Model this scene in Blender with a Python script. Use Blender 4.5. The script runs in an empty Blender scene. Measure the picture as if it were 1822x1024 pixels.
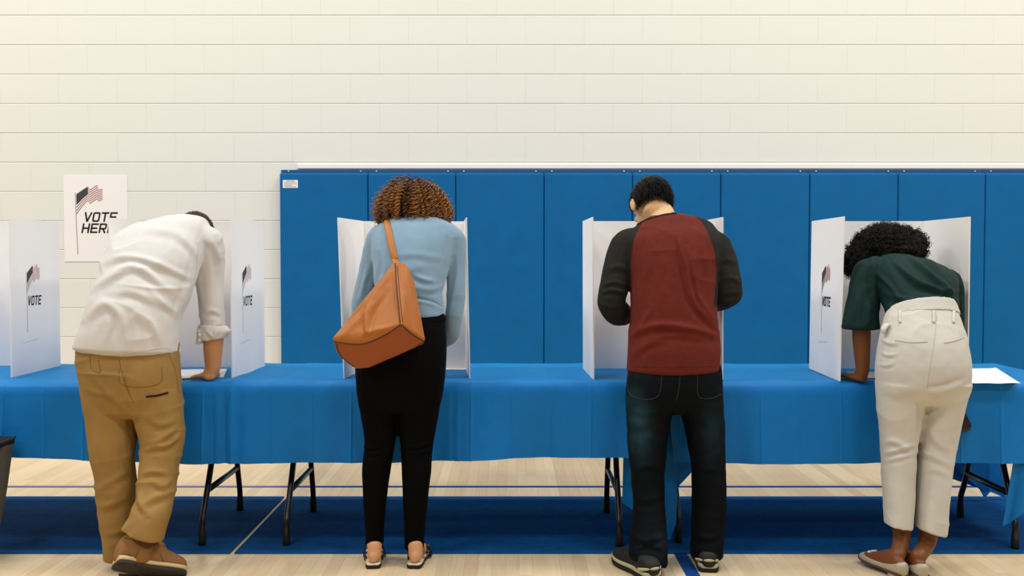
import bpy, bmesh, math, random
import numpy as np
from mathutils import Vector, Matrix, noise
from mathutils.bvhtree import BVHTree

random.seed(7); np.random.seed(7)
scene = bpy.context.scene
COL = scene.collection

# ------------------------------------------------------------------ camera
F = 1640.0; CX, CY = 911.0, 512.0; H = 1.274
PITCH = math.atan(49.0 / F)
cam_d = bpy.data.cameras.new('camera'); cam = bpy.data.objects.new('camera', cam_d)
COL.objects.link(cam)
cam_d.sensor_fit = 'HORIZONTAL'; cam_d.sensor_width = 36.0; cam_d.lens = F * 36.0 / 1822.0
cam_d.clip_start = 0.05; cam_d.clip_end = 100
cam.location = (0, 0, H); cam.rotation_euler = (math.pi / 2 - PITCH, 0, 0)
scene.camera = cam

# ------------------------------------------------------------------ world, lamps, exposure
w = bpy.data.worlds.new('hall_ambience'); scene.world = w; w.use_nodes = True
w.node_tree.nodes['Background'].inputs[0].default_value = (1.0, 0.985, 0.95, 1)
w.node_tree.nodes['Background'].inputs[1].default_value = 0.12
for gx in (-7.5, -2.5, 2.5, 7.5):
    for gy in (-4.0, 0.6, 4.0):
        ld = bpy.data.lights.new('high_bay_lamp', 'AREA'); ld.shape = 'RECTANGLE'
        ld.size = 1.6; ld.size_y = 0.9; ld.energy = {-4.0: 120.0, 0.6: 150.0, 4.0: 205.0}[gy] * (1.35 if abs(gx) > 5 else 0.9); ld.color = (1.0, 0.985, 0.945)
        lo = bpy.data.objects.new('high_bay_lamp', ld); COL.objects.link(lo)
        lo.location = (gx, gy, 7.2)
scene.view_settings.view_transform = 'Standard'; scene.view_settings.look = 'None'
scene.view_settings.gamma = 1.0; scene.view_settings.use_curve_mapping = False
scene.view_settings.exposure = -0.16

# ------------------------------------------------------------------ pixel <-> place
_cp, _sp = math.cos(PITCH), math.sin(PITCH)
def P(x, y, Y):
    """point of the place seen at photo pixel (x, y) standing Y metres in front of the camera"""
    a = (x - CX) / F; b = (CY - y) / F
    dy = _cp + b * _sp; dz = -_sp + b * _cp
    k = Y / dy
    return Vector((a * k, Y, H + dz * k))
def PZ(x, y, z):
    """the same on the level plane at height z"""
    b = (CY - y) / F
    dy = _cp + b * _sp; dz = -_sp + b * _cp
    k = (z - H) / dz
    return Vector(((x - CX) / F * k, dy * k, z))
def proj(co):
    x = co[:, 0]; y = co[:, 1]; z = co[:, 2] - H
    d = y * _cp - z * _sp; v = y * _sp + z * _cp
    return np.stack([CX + F * x / d, CY - F * v / d], 1)
def S(Y): return F / Y            # pixels per metre at distance Y

# ------------------------------------------------------------------ materials
MATS = {}
def mat(name, col, rough=0.6, var=0.0, vscale=6.0, bump=0.0, bscale=80.0, spec=0.4, metal=0.0,
        attr=False, bump2=0.0, b2scale=12.0, sheen=0.0, stretch=None, sss=0.0, alpha_mix=None):
    if name in MATS: return MATS[name]
    m = bpy.data.materials.new(name); m.use_nodes = True; MATS[name] = m
    nt = m.node_tree; b = nt.nodes['Principled BSDF']; L = nt.links
    b.inputs['Roughness'].default_value = rough; b.inputs['Metallic'].default_value = metal
    b.inputs['Specular IOR Level'].default_value = spec
    if sheen:
        b.inputs['Sheen Weight'].default_value = sheen if not isinstance(sheen, tuple) else sheen[0]
        if isinstance(sheen, tuple):
            b.inputs['Sheen Tint'].default_value = (*sheen[1], 1); b.inputs['Sheen Roughness'].default_value = 0.45
    if sss:
        b.inputs['Subsurface Weight'].default_value = sss
        b.inputs['Subsurface Radius'].default_value = (0.012, 0.004, 0.002)
    tc = nt.nodes.new('ShaderNodeTexCoord'); co = tc.outputs['Object']
    if stretch:
        mp = nt.nodes.new('ShaderNodeMapping'); mp.inputs['Scale'].default_value = stretch
        L.new(co, mp.inputs['Vector']); co = mp.outputs['Vector']
    if attr:
        at = nt.nodes.new('ShaderNodeAttribute'); at.attribute_name = 'Col'; base = at.outputs['Color']
    else:
        rgb = nt.nodes.new('ShaderNodeRGB'); rgb.outputs[0].default_value = (*col, 1); base = rgb.outputs[0]
    if var > 0:
        n = nt.nodes.new('ShaderNodeTexNoise'); n.inputs['Scale'].default_value = vscale
        n.inputs['Detail'].default_value = 5.0; L.new(co, n.inputs['Vector'])
        mr = nt.nodes.new('ShaderNodeMapRange'); mr.inputs['From Min'].default_value = 0.3
        mr.inputs['From Max'].default_value = 0.7
        mr.inputs['To Min'].default_value = 1 - var; mr.inputs['To Max'].default_value = 1 + var
        L.new(n.outputs['Fac'], mr.inputs['Value'])
        mx = nt.nodes.new('ShaderNodeVectorMath'); mx.operation = 'SCALE'
        L.new(base, mx.inputs[0]); L.new(mr.outputs[0], mx.inputs['Scale']); base = mx.outputs[0]
    L.new(base, b.inputs['Base Color'])
    if bump > 0:
        n2 = nt.nodes.new('ShaderNodeTexNoise'); n2.inputs['Scale'].default_value = bscale
        n2.inputs['Detail'].default_value = 3.0; L.new(co, n2.inputs['Vector'])
        bp = nt.nodes.new('ShaderNodeBump'); bp.inputs['Strength'].default_value = bump
        bp.inputs['Distance'].default_value = 0.0014
        L.new(n2.outputs['Fac'], bp.inputs['Height']); last = bp
        if bump2 > 0:
            n3 = nt.nodes.new('ShaderNodeTexNoise'); n3.inputs['Scale'].default_value = b2scale
            n3.inputs['Detail'].default_value = 3.0; n3.inputs['Distortion'].default_value = 0.6
            L.new(co, n3.inputs['Vector'])
            bp2 = nt.nodes.new('ShaderNodeBump'); bp2.inputs['Strength'].default_value = bump2
            bp2.inputs['Distance'].default_value = 0.02
            L.new(n3.outputs['Fac'], bp2.inputs['Height']); L.new(bp.outputs[0], bp2.inputs['Normal']); last = bp2
        L.new(last.outputs[0], b.inputs['Normal'])
    return m
def rgb(r, g, b):
    f = lambda c: (c / 255 / 12.92) if c / 255 <= 0.04045 else ((c / 255 + 0.055) / 1.055) ** 2.4
    return (f(r), f(g), f(b))

# ------------------------------------------------------------------ object helpers
def tag(o, label=None, cat=None, group=None, kind=None):
    if label: o['label'] = label
    if cat: o['category'] = cat
    if group: o['group'] = group
    if kind: o['kind'] = kind
    return o
def link(name, me, m=None, parent=None, smooth=False, loc=None):
    o = bpy.data.objects.new(name, me); COL.objects.link(o)
    if m is not None and me is not None:
        if len(me.materials) == 0: me.materials.append(m)
    if parent is not None:
        o.parent = parent
        o.matrix_parent_inverse = Matrix.Translation(-parent.location)   # parents are only moved, never turned
    if smooth and me is not None: me.polygons.foreach_set('use_smooth', [True] * len(me.polygons))
    if loc is not None: o.location = loc
    return o
def empty(name, loc):
    o = bpy.data.objects.new(name, None); COL.objects.link(o); o.location = loc
    o.empty_display_size = 0.1
    return o
def pmesh(name, vf):
    me = bpy.data.meshes.new(name); me.from_pydata([tuple(v) for v in vf[0]], [], vf[1]); me.update(); return me
def join(*parts):
    V, Fc = [], []
    for v, f in parts:
        o = len(V); V.extend([tuple(a) for a in v]); Fc.extend([tuple(i + o for i in q) for q in f])
    return V, Fc
def fixn(me):
    bm = bmesh.new(); bm.from_mesh(me); bmesh.ops.recalc_face_normals(bm, faces=bm.faces); bm.to_mesh(me); bm.free(); return me
def box(x0, x1, y0, y1, z0, z1):
    v = [(x0,y0,z0),(x1,y0,z0),(x1,y1,z0),(x0,y1,z0),(x0,y0,z1),(x1,y0,z1),(x1,y1,z1),(x0,y1,z1)]
    return v, [(0,3,2,1),(4,5,6,7),(0,1,5,4),(1,2,6,5),(2,3,7,6),(3,0,4,7)]
def bevbox(name, x0, x1, y0, y1, z0, z1, r, seg=2):
    me = pmesh(name, box(x0,x1,y0,y1,z0,z1)); bm = bmesh.new(); bm.from_mesh(me)
    bmesh.ops.bevel(bm, geom=bm.edges[:], offset=r, segments=seg, affect='EDGES', profile=0.5)
    bm.to_mesh(me); bm.free(); return me
def cr(pts, sub):
    """Catmull-Rom resampling of an (n,k) array"""
    p = np.asarray(pts, float)
    if len(p) < 3 or sub <= 1: return p
    q = np.vstack([2*p[0]-p[1], p, 2*p[-1]-p[-2]]); out = []
    for i in range(1, len(q) - 2):
        for j in range(sub):
            t = j / sub
            out.append(0.5*((2*q[i]) + (-q[i-1]+q[i+1])*t + (2*q[i-1]-5*q[i]+4*q[i+1]-q[i+2])*t*t + (-q[i-1]+3*q[i]-3*q[i+1]+q[i+2])*t**3))
    out.append(q[-2]); return np.array(out)
def loft(rings, n=26, sub=4, dome=0.5):
    """rings: (centre, u, v, power); closed at both ends with shallow domes"""
    a = np.array([[*r[0], *r[1], *r[2], r[3]] for r in rings], float)
    a = cr(a, sub)
    def shrink(r, k, off):
        q = r.copy(); q[3:9] *= k; q[0:3] += off; return q
    if dome > 0:
        d0 = a[0,:3]-a[1,:3]; d0 /= (np.linalg.norm(d0)+1e-9); d1 = a[-1,:3]-a[-2,:3]; d1 /= (np.linalg.norm(d1)+1e-9)
        m0 = min(np.linalg.norm(a[0,3:6]), np.linalg.norm(a[0,6:9]))*dome; m1 = min(np.linalg.norm(a[-1,3:6]), np.linalg.norm(a[-1,6:9]))*dome
        a = np.vstack([shrink(a[0],.45,d0*m0*.9), shrink(a[0],.8,d0*m0*.6), a, shrink(a[-1],.8,d1*m1*.6), shrink(a[-1],.45,d1*m1*.9)])
    th = np.linspace(0, 2*math.pi, n, endpoint=False); V = []; Fc = []
    for r in a:
        e = 2.0 / r[9]; c = np.sign(np.cos(th))*np.abs(np.cos(th))**e; s = np.sign(np.sin(th))*np.abs(np.sin(th))**e
        V.extend((r[0:3] + np.outer(c, r[3:6]) + np.outer(s, r[6:9])).tolist())
    k = len(a)
    for i in range(k-1):
        for j in range(n):
            Fc.append((i*n+j, i*n+(j+1)%n, (i+1)*n+(j+1)%n, (i+1)*n+j))
    V.append(a[0,:3].tolist()); V.append(a[-1,:3].tolist())
    for j in range(n):
        Fc.append((len(V)-2, (j+1)%n, j)); Fc.append((len(V)-1, (k-1)*n+j, (k-1)*n+(j+1)%n))
    return V, Fc
def tube(pts, rad, n=14, sub=4, ref=None, dome=0.9, power=2.0):
    """round tapering limb; rad: r or (ru, rv) per point"""
    p = np.array([list(q) for q in pts], float); rings = []
    ref = Vector(ref) if ref is not None else Vector((1, 0, 0))
    for i in range(len(p)):
        t = Vector(p[min(i+1, len(p)-1)] - p[max(i-1, 0)]).normalized()
        u = (ref - t*ref.dot(t))
        if u.length < 1e-3: u = Vector((0,1,0)) - t*t.y
        u.normalize(); v = t.cross(u)
        r = rad[i]; ru, rv = (r if isinstance(r, tuple) else (r, r))
        rings.append((Vector(p[i]), u*ru, v*rv, power))
    return loft(rings, n, sub, dome)
def ell(c, u, v, wv, n=16, m=10):
    c = Vector(c); u = Vector(u); v = Vector(v); wv = Vector(wv); V = []; Fc = []
    for i in range(1, m):
        a = math.pi*i/m
        for j in range(n):
            b = 2*math.pi*j/n
            V.append(c + u*(math.sin(a)*math.cos(b)) + v*(math.sin(a)*math.sin(b)) + wv*math.cos(a))
    for i in range(m-2):
        for j in range(n): Fc.append((i*n+j, (i+1)*n+j, (i+1)*n+(j+1)%n, i*n+(j+1)%n))
    V.append(c+wv); V.append(c-wv)
    for j in range(n):
        Fc.append((len(V)-2, j, (j+1)%n)); Fc.append((len(V)-1, (m-2)*n+(j+1)%n, (m-2)*n+j))
    return V, Fc
def R(y, xl, xr, Y, d, a=0.0, p=2.25, yl=None, yr=None):
    """a body ring traced between two outline points, d = half depth, a = forward lean in degrees"""
    l = P(xl, yl if yl is not None else y, Y); r = P(xr, yr if yr is not None else y, Y)
    a = math.radians(a)
    return ((l+r)/2, (r-l)/2, Vector((0, math.cos(a), -math.sin(a)))*d, p)
def wires(path_list, radius, n=6):
    return join(*[tube(p, [radius]*len(p), n=n, sub=1, dome=0.3) for p in path_list if len(p) > 1])

def vnormals(me):
    a = np.empty(len(me.vertices)*3); me.vertex_normals.foreach_get('vector', a); return a.reshape(-1, 3)
def vco(me):
    a = np.empty(len(me.vertices)*3); me.vertices.foreach_get('co', a); return a.reshape(-1, 3)
def nfield(co, scale, seed=0.0):
    """cheap smooth numpy pseudo-noise in about -1..1"""
    s = np.zeros(len(co)); rs = np.random.RandomState(int(seed*10)+3)
    for _ in range(7):
        k = rs.normal(size=3)*scale; ph = rs.uniform(0, 6.28, 3); k2 = rs.normal(size=3)*scale*0.45
        s += np.sin(co@k + ph[0] + 1.6*np.sin(co@k2 + ph[1]))
    return s/3.6
def fold_disp(co, nor, folds):
    """soft cloth folds along traced lines: (points, width px, height m)"""
    px = proj(co); out = np.zeros(len(co)); face = np.clip((-nor[:,1]+0.15)/0.5, 0, 1)
    for pts, wd, dep in folds:
        q = cr(np.array(pts, float), 4) if len(pts) > 2 else np.array(pts, float)
        seg = np.linalg.norm(np.diff(q, axis=0), axis=1); cum = np.concatenate([[0], np.cumsum(seg)])
        best = np.full(len(co), 1e9); sd = np.zeros(len(co)); tt = np.zeros(len(co))
        for i in range(len(q)-1):
            d = q[i+1]-q[i]; L2 = d@d + 1e-9
            t = np.clip(((px-q[i])@d)/L2, 0, 1); r = px-(q[i]+np.outer(t, d)); dist = np.linalg.norm(r, axis=1)
            m = dist < best; best[m] = dist[m]
            sgn = np.sign(d[0]*r[:,1]-d[1]*r[:,0]); sd[m] = (dist*sgn)[m]; tt[m] = ((cum[i]+t*seg[i])/cum[-1])[m]
        tp = np.clip(np.sin(np.pi*np.clip(tt, 0.02, 0.98)), 0, 1)**0.6
        out += face*dep*tp*(np.exp(-(sd/wd)**2) - 0.75*np.exp(-((sd-1.7*wd)/(1.1*wd))**2))*(best < 5*wd)
    return out
def organic(name, parts, m, parent, voxel=0.006, smooth=6, folds=None, namp=0.0, nscale=14.0, seed=1.0, color=None, fine=0.0, post=None, crease=None):
    """closed overlapping shapes fused into one continuous skin"""
    me = pmesh(name, join(*parts)); fixn_each(me)
    o = bpy.data.objects.new(name, me); COL.objects.link(o)
    r = o.modifiers.new('r', 'REMESH'); r.mode = 'VOXEL'; r.voxel_size = voxel; r.adaptivity = 0.0
    if smooth:
        s = o.modifiers.new('s', 'SMOOTH'); s.factor = 0.5; s.iterations = smooth
    dg = bpy.context.evaluated_depsgraph_get(); dg.update()
    ev = o.evaluated_get(dg); me2 = bpy.data.meshes.new_from_object(ev)
    bpy.data.objects.remove(o); bpy.data.meshes.remove(me)
    me2.name = name; me2.materials.clear()
    co = vco(me2); nor = vnormals(me2); d = np.zeros(len(co))
    if folds: d += fold_disp(co, nor, folds)
    if namp: d += namp*nfield(co, nscale, seed)
    if fine: d += fine*nfield(co, nscale*3.2, seed+1)
    if crease:
        amp, st = crease; q = co*np.array(st); patch_ = np.clip(0.5+0.9*nfield(co, 7.0, seed+5), 0, 1)
        d += amp*patch_*(np.clip(1-np.abs(nfield(q, 1.0, seed+2)), 0, 1)**3 - 0.25)
    co2 = co + nor*d[:, None]
    if post is not None: co2 = post(co2, nor)
    me2.vertices.foreach_set('co', co2.ravel()); me2.update()
    if color is not None:
        at = me2.color_attributes.new('Col', 'FLOAT_COLOR', 'POINT')
        c = np.ones((len(co), 4)); c[:, :3] = color(co2, nor); at.data.foreach_set('color', c.ravel())
    return link(name, me2, m, parent, smooth=True)
def fixn_each(me):
    fixn(me)
def bvh(o):
    me = o.data; return BVHTree.FromPolygons([v.co for v in me.vertices], [p.vertices[:] for p in me.polygons])
def onsurf(tree, pts, off=0.001, step=3.0):
    """drape a traced line over a surface as seen from where the photo was taken; gives points in the place"""
    q = np.array(pts, float); q = cr(q, 6) if len(q) > 2 else np.array([q[0]+(q[1]-q[0])*t for t in np.linspace(0,1,14)])
    out = []; o = Vector((0,0,H))
    for x, y in q:
        d = (P(x, y, 3.0)-o).normalized(); h = tree.ray_cast(o, d)
        if h[0] is not None: out.append(h[0] + h[1]*off)
    return out
def seams(name, o, lines, radius, m, parent, off=0.0008):
    t = bvh(o); out = None
    for l in lines:
        p = onsurf(t, l, off)
        if len(p) > 2: out = link(name, pmesh(name, wires([p], radius)), m, parent, smooth=True)
    return out

# ================================================================== the setting
WY = 6.457                                   # face of the block wall
m_block = mat('painted_block', rgb(233, 233, 226), 0.55, var=0.012, vscale=1.2, bump=0.25, bscale=60)
m_mortar = mat('painted_joint', rgb(226, 226, 218), 0.6)
m_plank = mat('maple_plank', (0,0,0), 0.3, bump=0.05, bscale=30, stretch=(30, 1.5, 30), spec=0.5)
def plank_nodes(m):
    nt = m.node_tree; b = nt.nodes['Principled BSDF']
    oi = nt.nodes.new('ShaderNodeObjectInfo'); geo = nt.nodes.new('ShaderNodeNewGeometry')
    rp = nt.nodes.new('ShaderNodeValToRGB'); e = rp.color_ramp.elements
    e[0].position = 0.0; e[0].color = (*rgb(208, 180, 140), 1); e[1].position = 1.0; e[1].color = (*rgb(222, 199, 160), 1)
    x = rp.color_ramp.elements.new(0.5); x.color = (*rgb(216, 190, 150), 1)
    nt.links.new(oi.outputs['Random'], rp.inputs[0])
    mp = nt.nodes.new('ShaderNodeMapping'); mp.inputs['Scale'].default_value = (22, 1.3, 1)
    nt.links.new(geo.outputs['Position'], mp.inputs['Vector'])
    n = nt.nodes.new('ShaderNodeTexNoise'); n.inputs['Scale'].default_value = 3.0; n.inputs['Detail'].default_value = 6
    n.inputs['Distortion'].default_value = 0.8; nt.links.new(mp.outputs[0], n.inputs['Vector'])
    mr = nt.nodes.new('ShaderNodeMapRange'); mr.inputs['From Min'].default_value = .3; mr.inputs['From Max'].default_value = .7
    mr.inputs['To Min'].default_value = 0.94; mr.inputs['To Max'].default_value = 1.05
    nt.links.new(n.outputs['Fac'], mr.inputs['Value'])
    sc = nt.nodes.new('ShaderNodeVectorMath'); sc.operation = 'SCALE'
    nt.links.new(rp.outputs[0], sc.inputs[0]); nt.links.new(mr.outputs[0], sc.inputs['Scale'])
    nt.links.new(sc.outputs[0], b.inputs['Base Color'])
plank_nodes(m_plank)
m_gap = mat('maple_underlay', rgb(205, 178, 142), 0.35, var=0.08, vscale=3, stretch=(14, 1, 1))
m_paintline = mat('court_paint_blue', rgb(20, 62, 130), 0.35, var=0.08, vscale=5)

floor = link('floor', pmesh('floor', box(-14, 14, -14, WY+0.3, -0.2, -0.0025)), m_gap); tag(floor, 'pale maple strip floor of the sports hall', kind='structure')
PW = 0.0572
plank_me = {}
def plank_mesh(L):
    k = round(L, 1)
    if k not in plank_me:
        plank_me[k] = bevbox('plank', 0, PW-0.0003, 0, 1, -0.018, 0, 0.0004, 1)
    return plank_me[k]
pm = plank_mesh(1.0); pm.materials.append(m_plank)
count = 0; x = -3.86; rp = random.Random(3)
while x < 3.86:
    brk = [2.7]
    brk.append(rp.uniform(3.3, 5.0))
    if rp.random() < 0.22: brk.append(rp.uniform(5.1, 6.1))
    brk.append(WY)
    for a, b in zip(brk[:-1], brk[1:]):
        if count >= 300: break
        o = link('plank', pm, None, floor); o.location = (x, a+0.0004, 0); o.scale = (1, b-a-0.0008, 1); count += 1
    x += PW
# painted court lines
for x0, x1, y0, y1 in ((-7, 7, 5.14, 5.18), (0.704, 0.762, 2.4, 5.13)):
    link('court_line', pmesh('court_line', box(x0, x1, y0, y1, -0.001, 0.0006)), m_paintline, floor)

wall = link('wall_back', pmesh('wall_back', box(-12, 12, WY+0.004, WY+0.3, -0.2, 8.0)), m_mortar)
tag(wall, 'cream painted concrete block wall of the sports hall', kind='structure')
BW, BH = 0.4064, 0.2032
def block_mesh():
    # rounded bed edges, butt ends all but filled with paint
    h = BH-0.0012; prof = [(0.03, 0), (0.0005, 0), (-0.0024, 0.0006), (-0.004, 0.0026), (-0.004, h-0.0052), (-0.0026, h-0.0018), (0.0005, h), (0.03, h)]
    n = len(prof); e = 0.0006; V = []; Fc = []
    for x_, back in ((0.0, 0.0009), (e*3, 0), (BW-0.0004-e*3, 0), (BW-0.0004, 0.0009)):
        for y_, z_ in prof: V.append((x_, y_+back, z_))
    for i in range(3):
        for j in range(n-1): Fc.append((i*n+j, (i+1)*n+j, (i+1)*n+j+1, i*n+j+1))
    Fc.append(tuple(range(n))); Fc.append(tuple(reversed(range(3*n, 4*n))))
    return fixn(pmesh('block', (V, Fc)))
blk = block_mesh(); blk.materials.append(m_block)
jx0 = P(1662, 160, WY).x
rb = random.Random(5); nb = 0
for k in range(0, 17):
    z = 0.130 + k*BH - BH
    if z < 0 - BH*0.9: continue
    off = 0.0 if k % 2 == 0 else BW/2
    # rows 134-186 and 238-289 share the joints measured at x = 1662 / 1556
    i0 = math.floor((-4.15 - jx0 - off)/BW)
    for i in range(i0, i0+24):
        x0 = jx0 + off + i*BW
        if x0 > 4.7 or x0 < -4.3: continue
        if z + BH < 1.86 and x0 > -1.55: continue      # wholly behind the wall pads
        if z + BH < 0.1 and x0 > -1.9: continue
        o = link('block', blk, None, wall); o.location = (x0+0.0002, WY + rb.uniform(-0.0002, 0.0002), z+0.0006); nb += 1

# white strip along the top of the wall pads
xl = P(499, 300, WY).x
trim = link('trim_1', bevbox('trim_1', xl+0.12, 5.2, WY-0.018, WY+0.002, 1.9125, 1.945, 0.004), mat('white_trim', rgb(246, 244, 238), 0.45))
tag(trim, 'thin white strip along the top of the blue wall pads', kind='structure')

# ------------------------------------------------------------------ wall pads
m_pad = mat('pad_vinyl', rgb(10, 100, 158), 0.6, var=0.05, vscale=7, bump=0.3, bscale=260, spec=0.16)
m_padlip = mat('pad_lip', rgb(22, 84, 140), 0.5)
m_screw = mat('screw_steel', rgb(200, 205, 208), 0.35, metal=0.6)
seam_x = [498, 655, 811, 968, 1125, 1282, 1440, 1597, 1752, 1909]
names = ['leftmost blue wall pad, bearing a small white label', 'second blue wall pad from the left, behind the curly-haired woman',
 'third blue wall pad from the left, over the blue-sweatered woman\'s right shoulder', 'fourth blue wall pad from the left, between the middle two booths',
 'fifth blue wall pad, directly behind the dark-haired man', 'sixth blue wall pad, right of the man in the maroon shirt',
 'seventh blue wall pad, behind the left wing of the rightmost booth', 'eighth blue wall pad, behind the woman in green',
 'rightmost blue wall pad, cut off by the edge of the photo']
PT = 1.905; PB = 0.075
for i in range(9):
    x0 = P(seam_x[i], 400, WY-0.05).x; x1 = P(seam_x[i+1], 400, WY-0.05).x
    e = tag(empty('wall_pad', ((x0+x1)/2, WY-0.002, PB)), names[i], 'wall pad', 'blue gym wall pads')
    link('cushion', bevbox('cushion', x0+0.0015, x1-0.0015, WY-0.058, WY-0.012, PB+0.03, PT-0.027, 0.012, 3), m_pad, e, smooth=False)
    link('mounting_lip', bevbox('mounting_lip', x0+0.001, x1-0.001, WY-0.012, WY-0.002, PB, PT, 0.002, 1), m_padlip, e)
    for sx in (x0+0.055, x1-0.055):
        sc = tube([Vector((sx, WY-0.014, PT-0.012)), Vector((sx, WY-0.018, PT-0.012))], [0.0075, 0.006], n=10, sub=1, dome=0.2)
        link('screw', pmesh('screw', sc), m_screw, e, smooth=True)
    if i == 0:
        a = P(503, 320, WY-0.06); b = P(530, 334, WY-0.06)
        lb = link('label_tag', pmesh('label_tag', box(a.x, b.x, WY-0.0592, WY-0.0578, b.z, a.z)), mat('paper_white', rgb(240, 240, 238), 0.6), e)
        lb['label'] = 'small white printed label'
        for k, (f0, f1, cc) in enumerate(((.25,.75,'k'), (.1,.9,'r'), (.1,.9,'r'), (.1,.6,'k'), (.15,.85,'k'))):
            zz = a.z-(k+.7)*(a.z-b.z)/5.6
            link('print_line', pmesh('print_line', box(a.x+(b.x-a.x)*f0, a.x+(b.x-a.x)*f1, WY-0.0596, WY-0.0590, zz-0.0024, zz+0.0016)),
                 mat('print_grey', rgb(150, 150, 155), 0.6) if cc == 'k' else mat('print_redline', rgb(205, 150, 145), 0.6), lb)

# ------------------------------------------------------------------ printed lettering and flag
m_ink = mat('ink_black', rgb(22, 20, 20), 0.6)
m_navy = mat('ink_navy', rgb(26, 28, 34), 0.6)
m_star = mat('ink_pale', rgb(150, 152, 158), 0.6)
m_red = mat('ink_red', rgb(158, 62, 50), 0.6)
m_pole = mat('ink_pole', rgb(150, 148, 146), 0.6)
def ribbon(pts, wd, closed=False):
    p = [Vector((a, b, 0)) for a, b in pts]; n = len(p); V = []; Fc = []
    for i in range(n):
        a = p[i-1] if (i > 0 or closed) else None; c = p[(i+1) % n] if (i < n-1 or closed) else None
        d1 = (p[i]-a).normalized() if a is not None else None; d2 = (c-p[i]).normalized() if c is not None else None
        if d1 is None: d1 = d2
        if d2 is None: d2 = d1
        n1 = Vector((-d1.y, d1.x, 0)); n2 = Vector((-d2.y, d2.x, 0)); m_ = (n1+n2)
        m_ = m_.normalized() if m_.length > 1e-4 else n1
        k = wd/2/max(0.35, m_.dot(n1)); V += [p[i]+m_*k, p[i]-m_*k]
    r = n if closed else n-1
    for i in range(r):
        j = (i+1) % n; Fc.append((2*i, 2*i+1, 2*j+1, 2*j))
    return V, Fc
def glyph(ch, wd, h, st):
    s = st/2; c = wd*0.22
    if ch == 'V': return [ribbon([(s*.6, 0), (wd*.48, h-s), (wd*.52, h-s), (wd-s*.6, 0)], st)]
    if ch == 'O': return [ribbon([(s, c), (c, s), (wd-c, s), (wd-s, c), (wd-s, h-c), (wd-c, h-s), (c, h-s), (s, h-c)], st, True)]
    if ch == 'T': return [ribbon([(0, s), (wd, s)], st), ribbon([(wd/2, s), (wd/2, h)], st)]
    if ch == 'E': return [ribbon([(wd, s), (s, s), (s, h-s), (wd, h-s)], st), ribbon([(s, h*.5), (wd*.9, h*.5)], st)]
    if ch == 'H': return [ribbon([(s, 0), (s, h)], st), ribbon([(wd-s, 0), (wd-s, h)], st), ribbon([(s, h*.5), (wd-s, h*.5)], st)]
    if ch == 'R': return [ribbon([(s, h), (s, s), (wd-c, s), (wd-s, c), (wd-s, h*.5-c*.4), (wd-c, h*.55), (s, h*.55)], st), ribbon([(wd*.5, h*.55), (wd-s, h)], st)]
def word(txt, x0, y0, wd, h, st, gap, slant=0.2):
    out = []
    for i, ch in enumerate(txt):
        for V, Fc in glyph(ch, wd, h, st):
            out.append(([(v[0]+x0+i*(wd+gap)+slant*(h-v[1]), v[1]+y0, 0) for v in V], Fc))
    return join(*out)
def flag_art():
    tops = np.array([(0,260),(.25,215),(.44,182),(.52,215),(.66,190),(.8,165),(.84,215),(1,205)], float)
    bots = np.array([(0,470),(.25,380),(.44,328),(.52,362),(.66,335),(.8,312),(.84,338),(1,318)], float)
    top = lambda t: np.interp(t, tops[:,0], tops[:,1]); bot = lambda t: np.interp(t, bots[:,0], bots[:,1])
    ts = np.linspace(0, 1, 26); stripes = []; canton = []; stars = []
    def band(t, f0, f1):
        V = []; Fc = []
        for tt in t:
            a, b = top(tt), bot(tt); V += [(205+270*tt, a+(b-a)*f0, 0), (205+270*tt, a+(b-a)*f1, 0)]
        for i in range(len(t)-1): Fc.append((2*i, 2*i+1, 2*i+3, 2*i+2))
        return V, Fc
    for k in range(0, 13, 2):
        t = ts if k/13 >= 0.53 else ts[ts >= 0.44]
        stripes.append(band(t, k/13, (k+0.75)/13))
    canton.append(band(ts[ts <= 0.45], 0.0, 0.535))
    for k in range(6): stars.append(band(np.linspace(0.03, 0.42, 9), 0.06+0.08*k, 0.072+0.08*k))
    return join(*stripes), join(*canton), join(*stars)
FLAG = flag_art()
def put_print(parent, origin, uv, vv, nv, unit, words, pole=(197, 245, 212, 880), lift=0.0007, pos=None):
    """flat print: origin is where art unit (0,0) falls, u to the reader's right, v downwards"""
    def place(name, vf, m, li):
        V = [(pos(v[0], v[1]) if pos else origin + uv*(v[0]*unit) + vv*(v[1]*unit)) + nv*(lift+li) for v in vf[0]]
        o = link(name, fixn(pmesh(name, (V, vf[1]))), m, parent); return o
    place('flag_pole', ribbon([(pole[0]-3, pole[1]), (pole[0]+4, (pole[1]+pole[3])/2), (pole[2], pole[3])], 7), m_pole, 0)
    place('flag_stripes', FLAG[0], m_red, 0.0001); place('flag_canton', FLAG[1], m_navy, 0.0002); place('flag_stars', FLAG[2], m_star, 0.0004)
    for wdd in words: place('lettering', wdd, m_ink, 0)

# poster on the wall
a = P(113, 312, WY-0.006); b = P(228, 465, WY-0.006)
po = tag(empty('vote_here_poster', ((a.x+b.x)/2, WY-0.006, b.z)), 'white poster with a flag reading VOTE HERE, taped to the block wall', 'poster')
m_poster = mat('poster_paper', rgb(247, 243, 241), 0.55)
link('sheet', pmesh('sheet', box(a.x, b.x, WY-0.0075, WY-0.0045, b.z, a.z)), m_poster, po)
un = (b.x-a.x)/655.0
put_print(po, Vector((a.x-74*un, WY-0.0075, a.z+68*un)), Vector((1,0,0)), Vector((0,0,-1)), Vector((0,-1,0)), un,
          [word('VOTE', 272, 445, 76, 100, 17, 12), word('HERE', 250, 560, 76, 100, 17, 12)])

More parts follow.
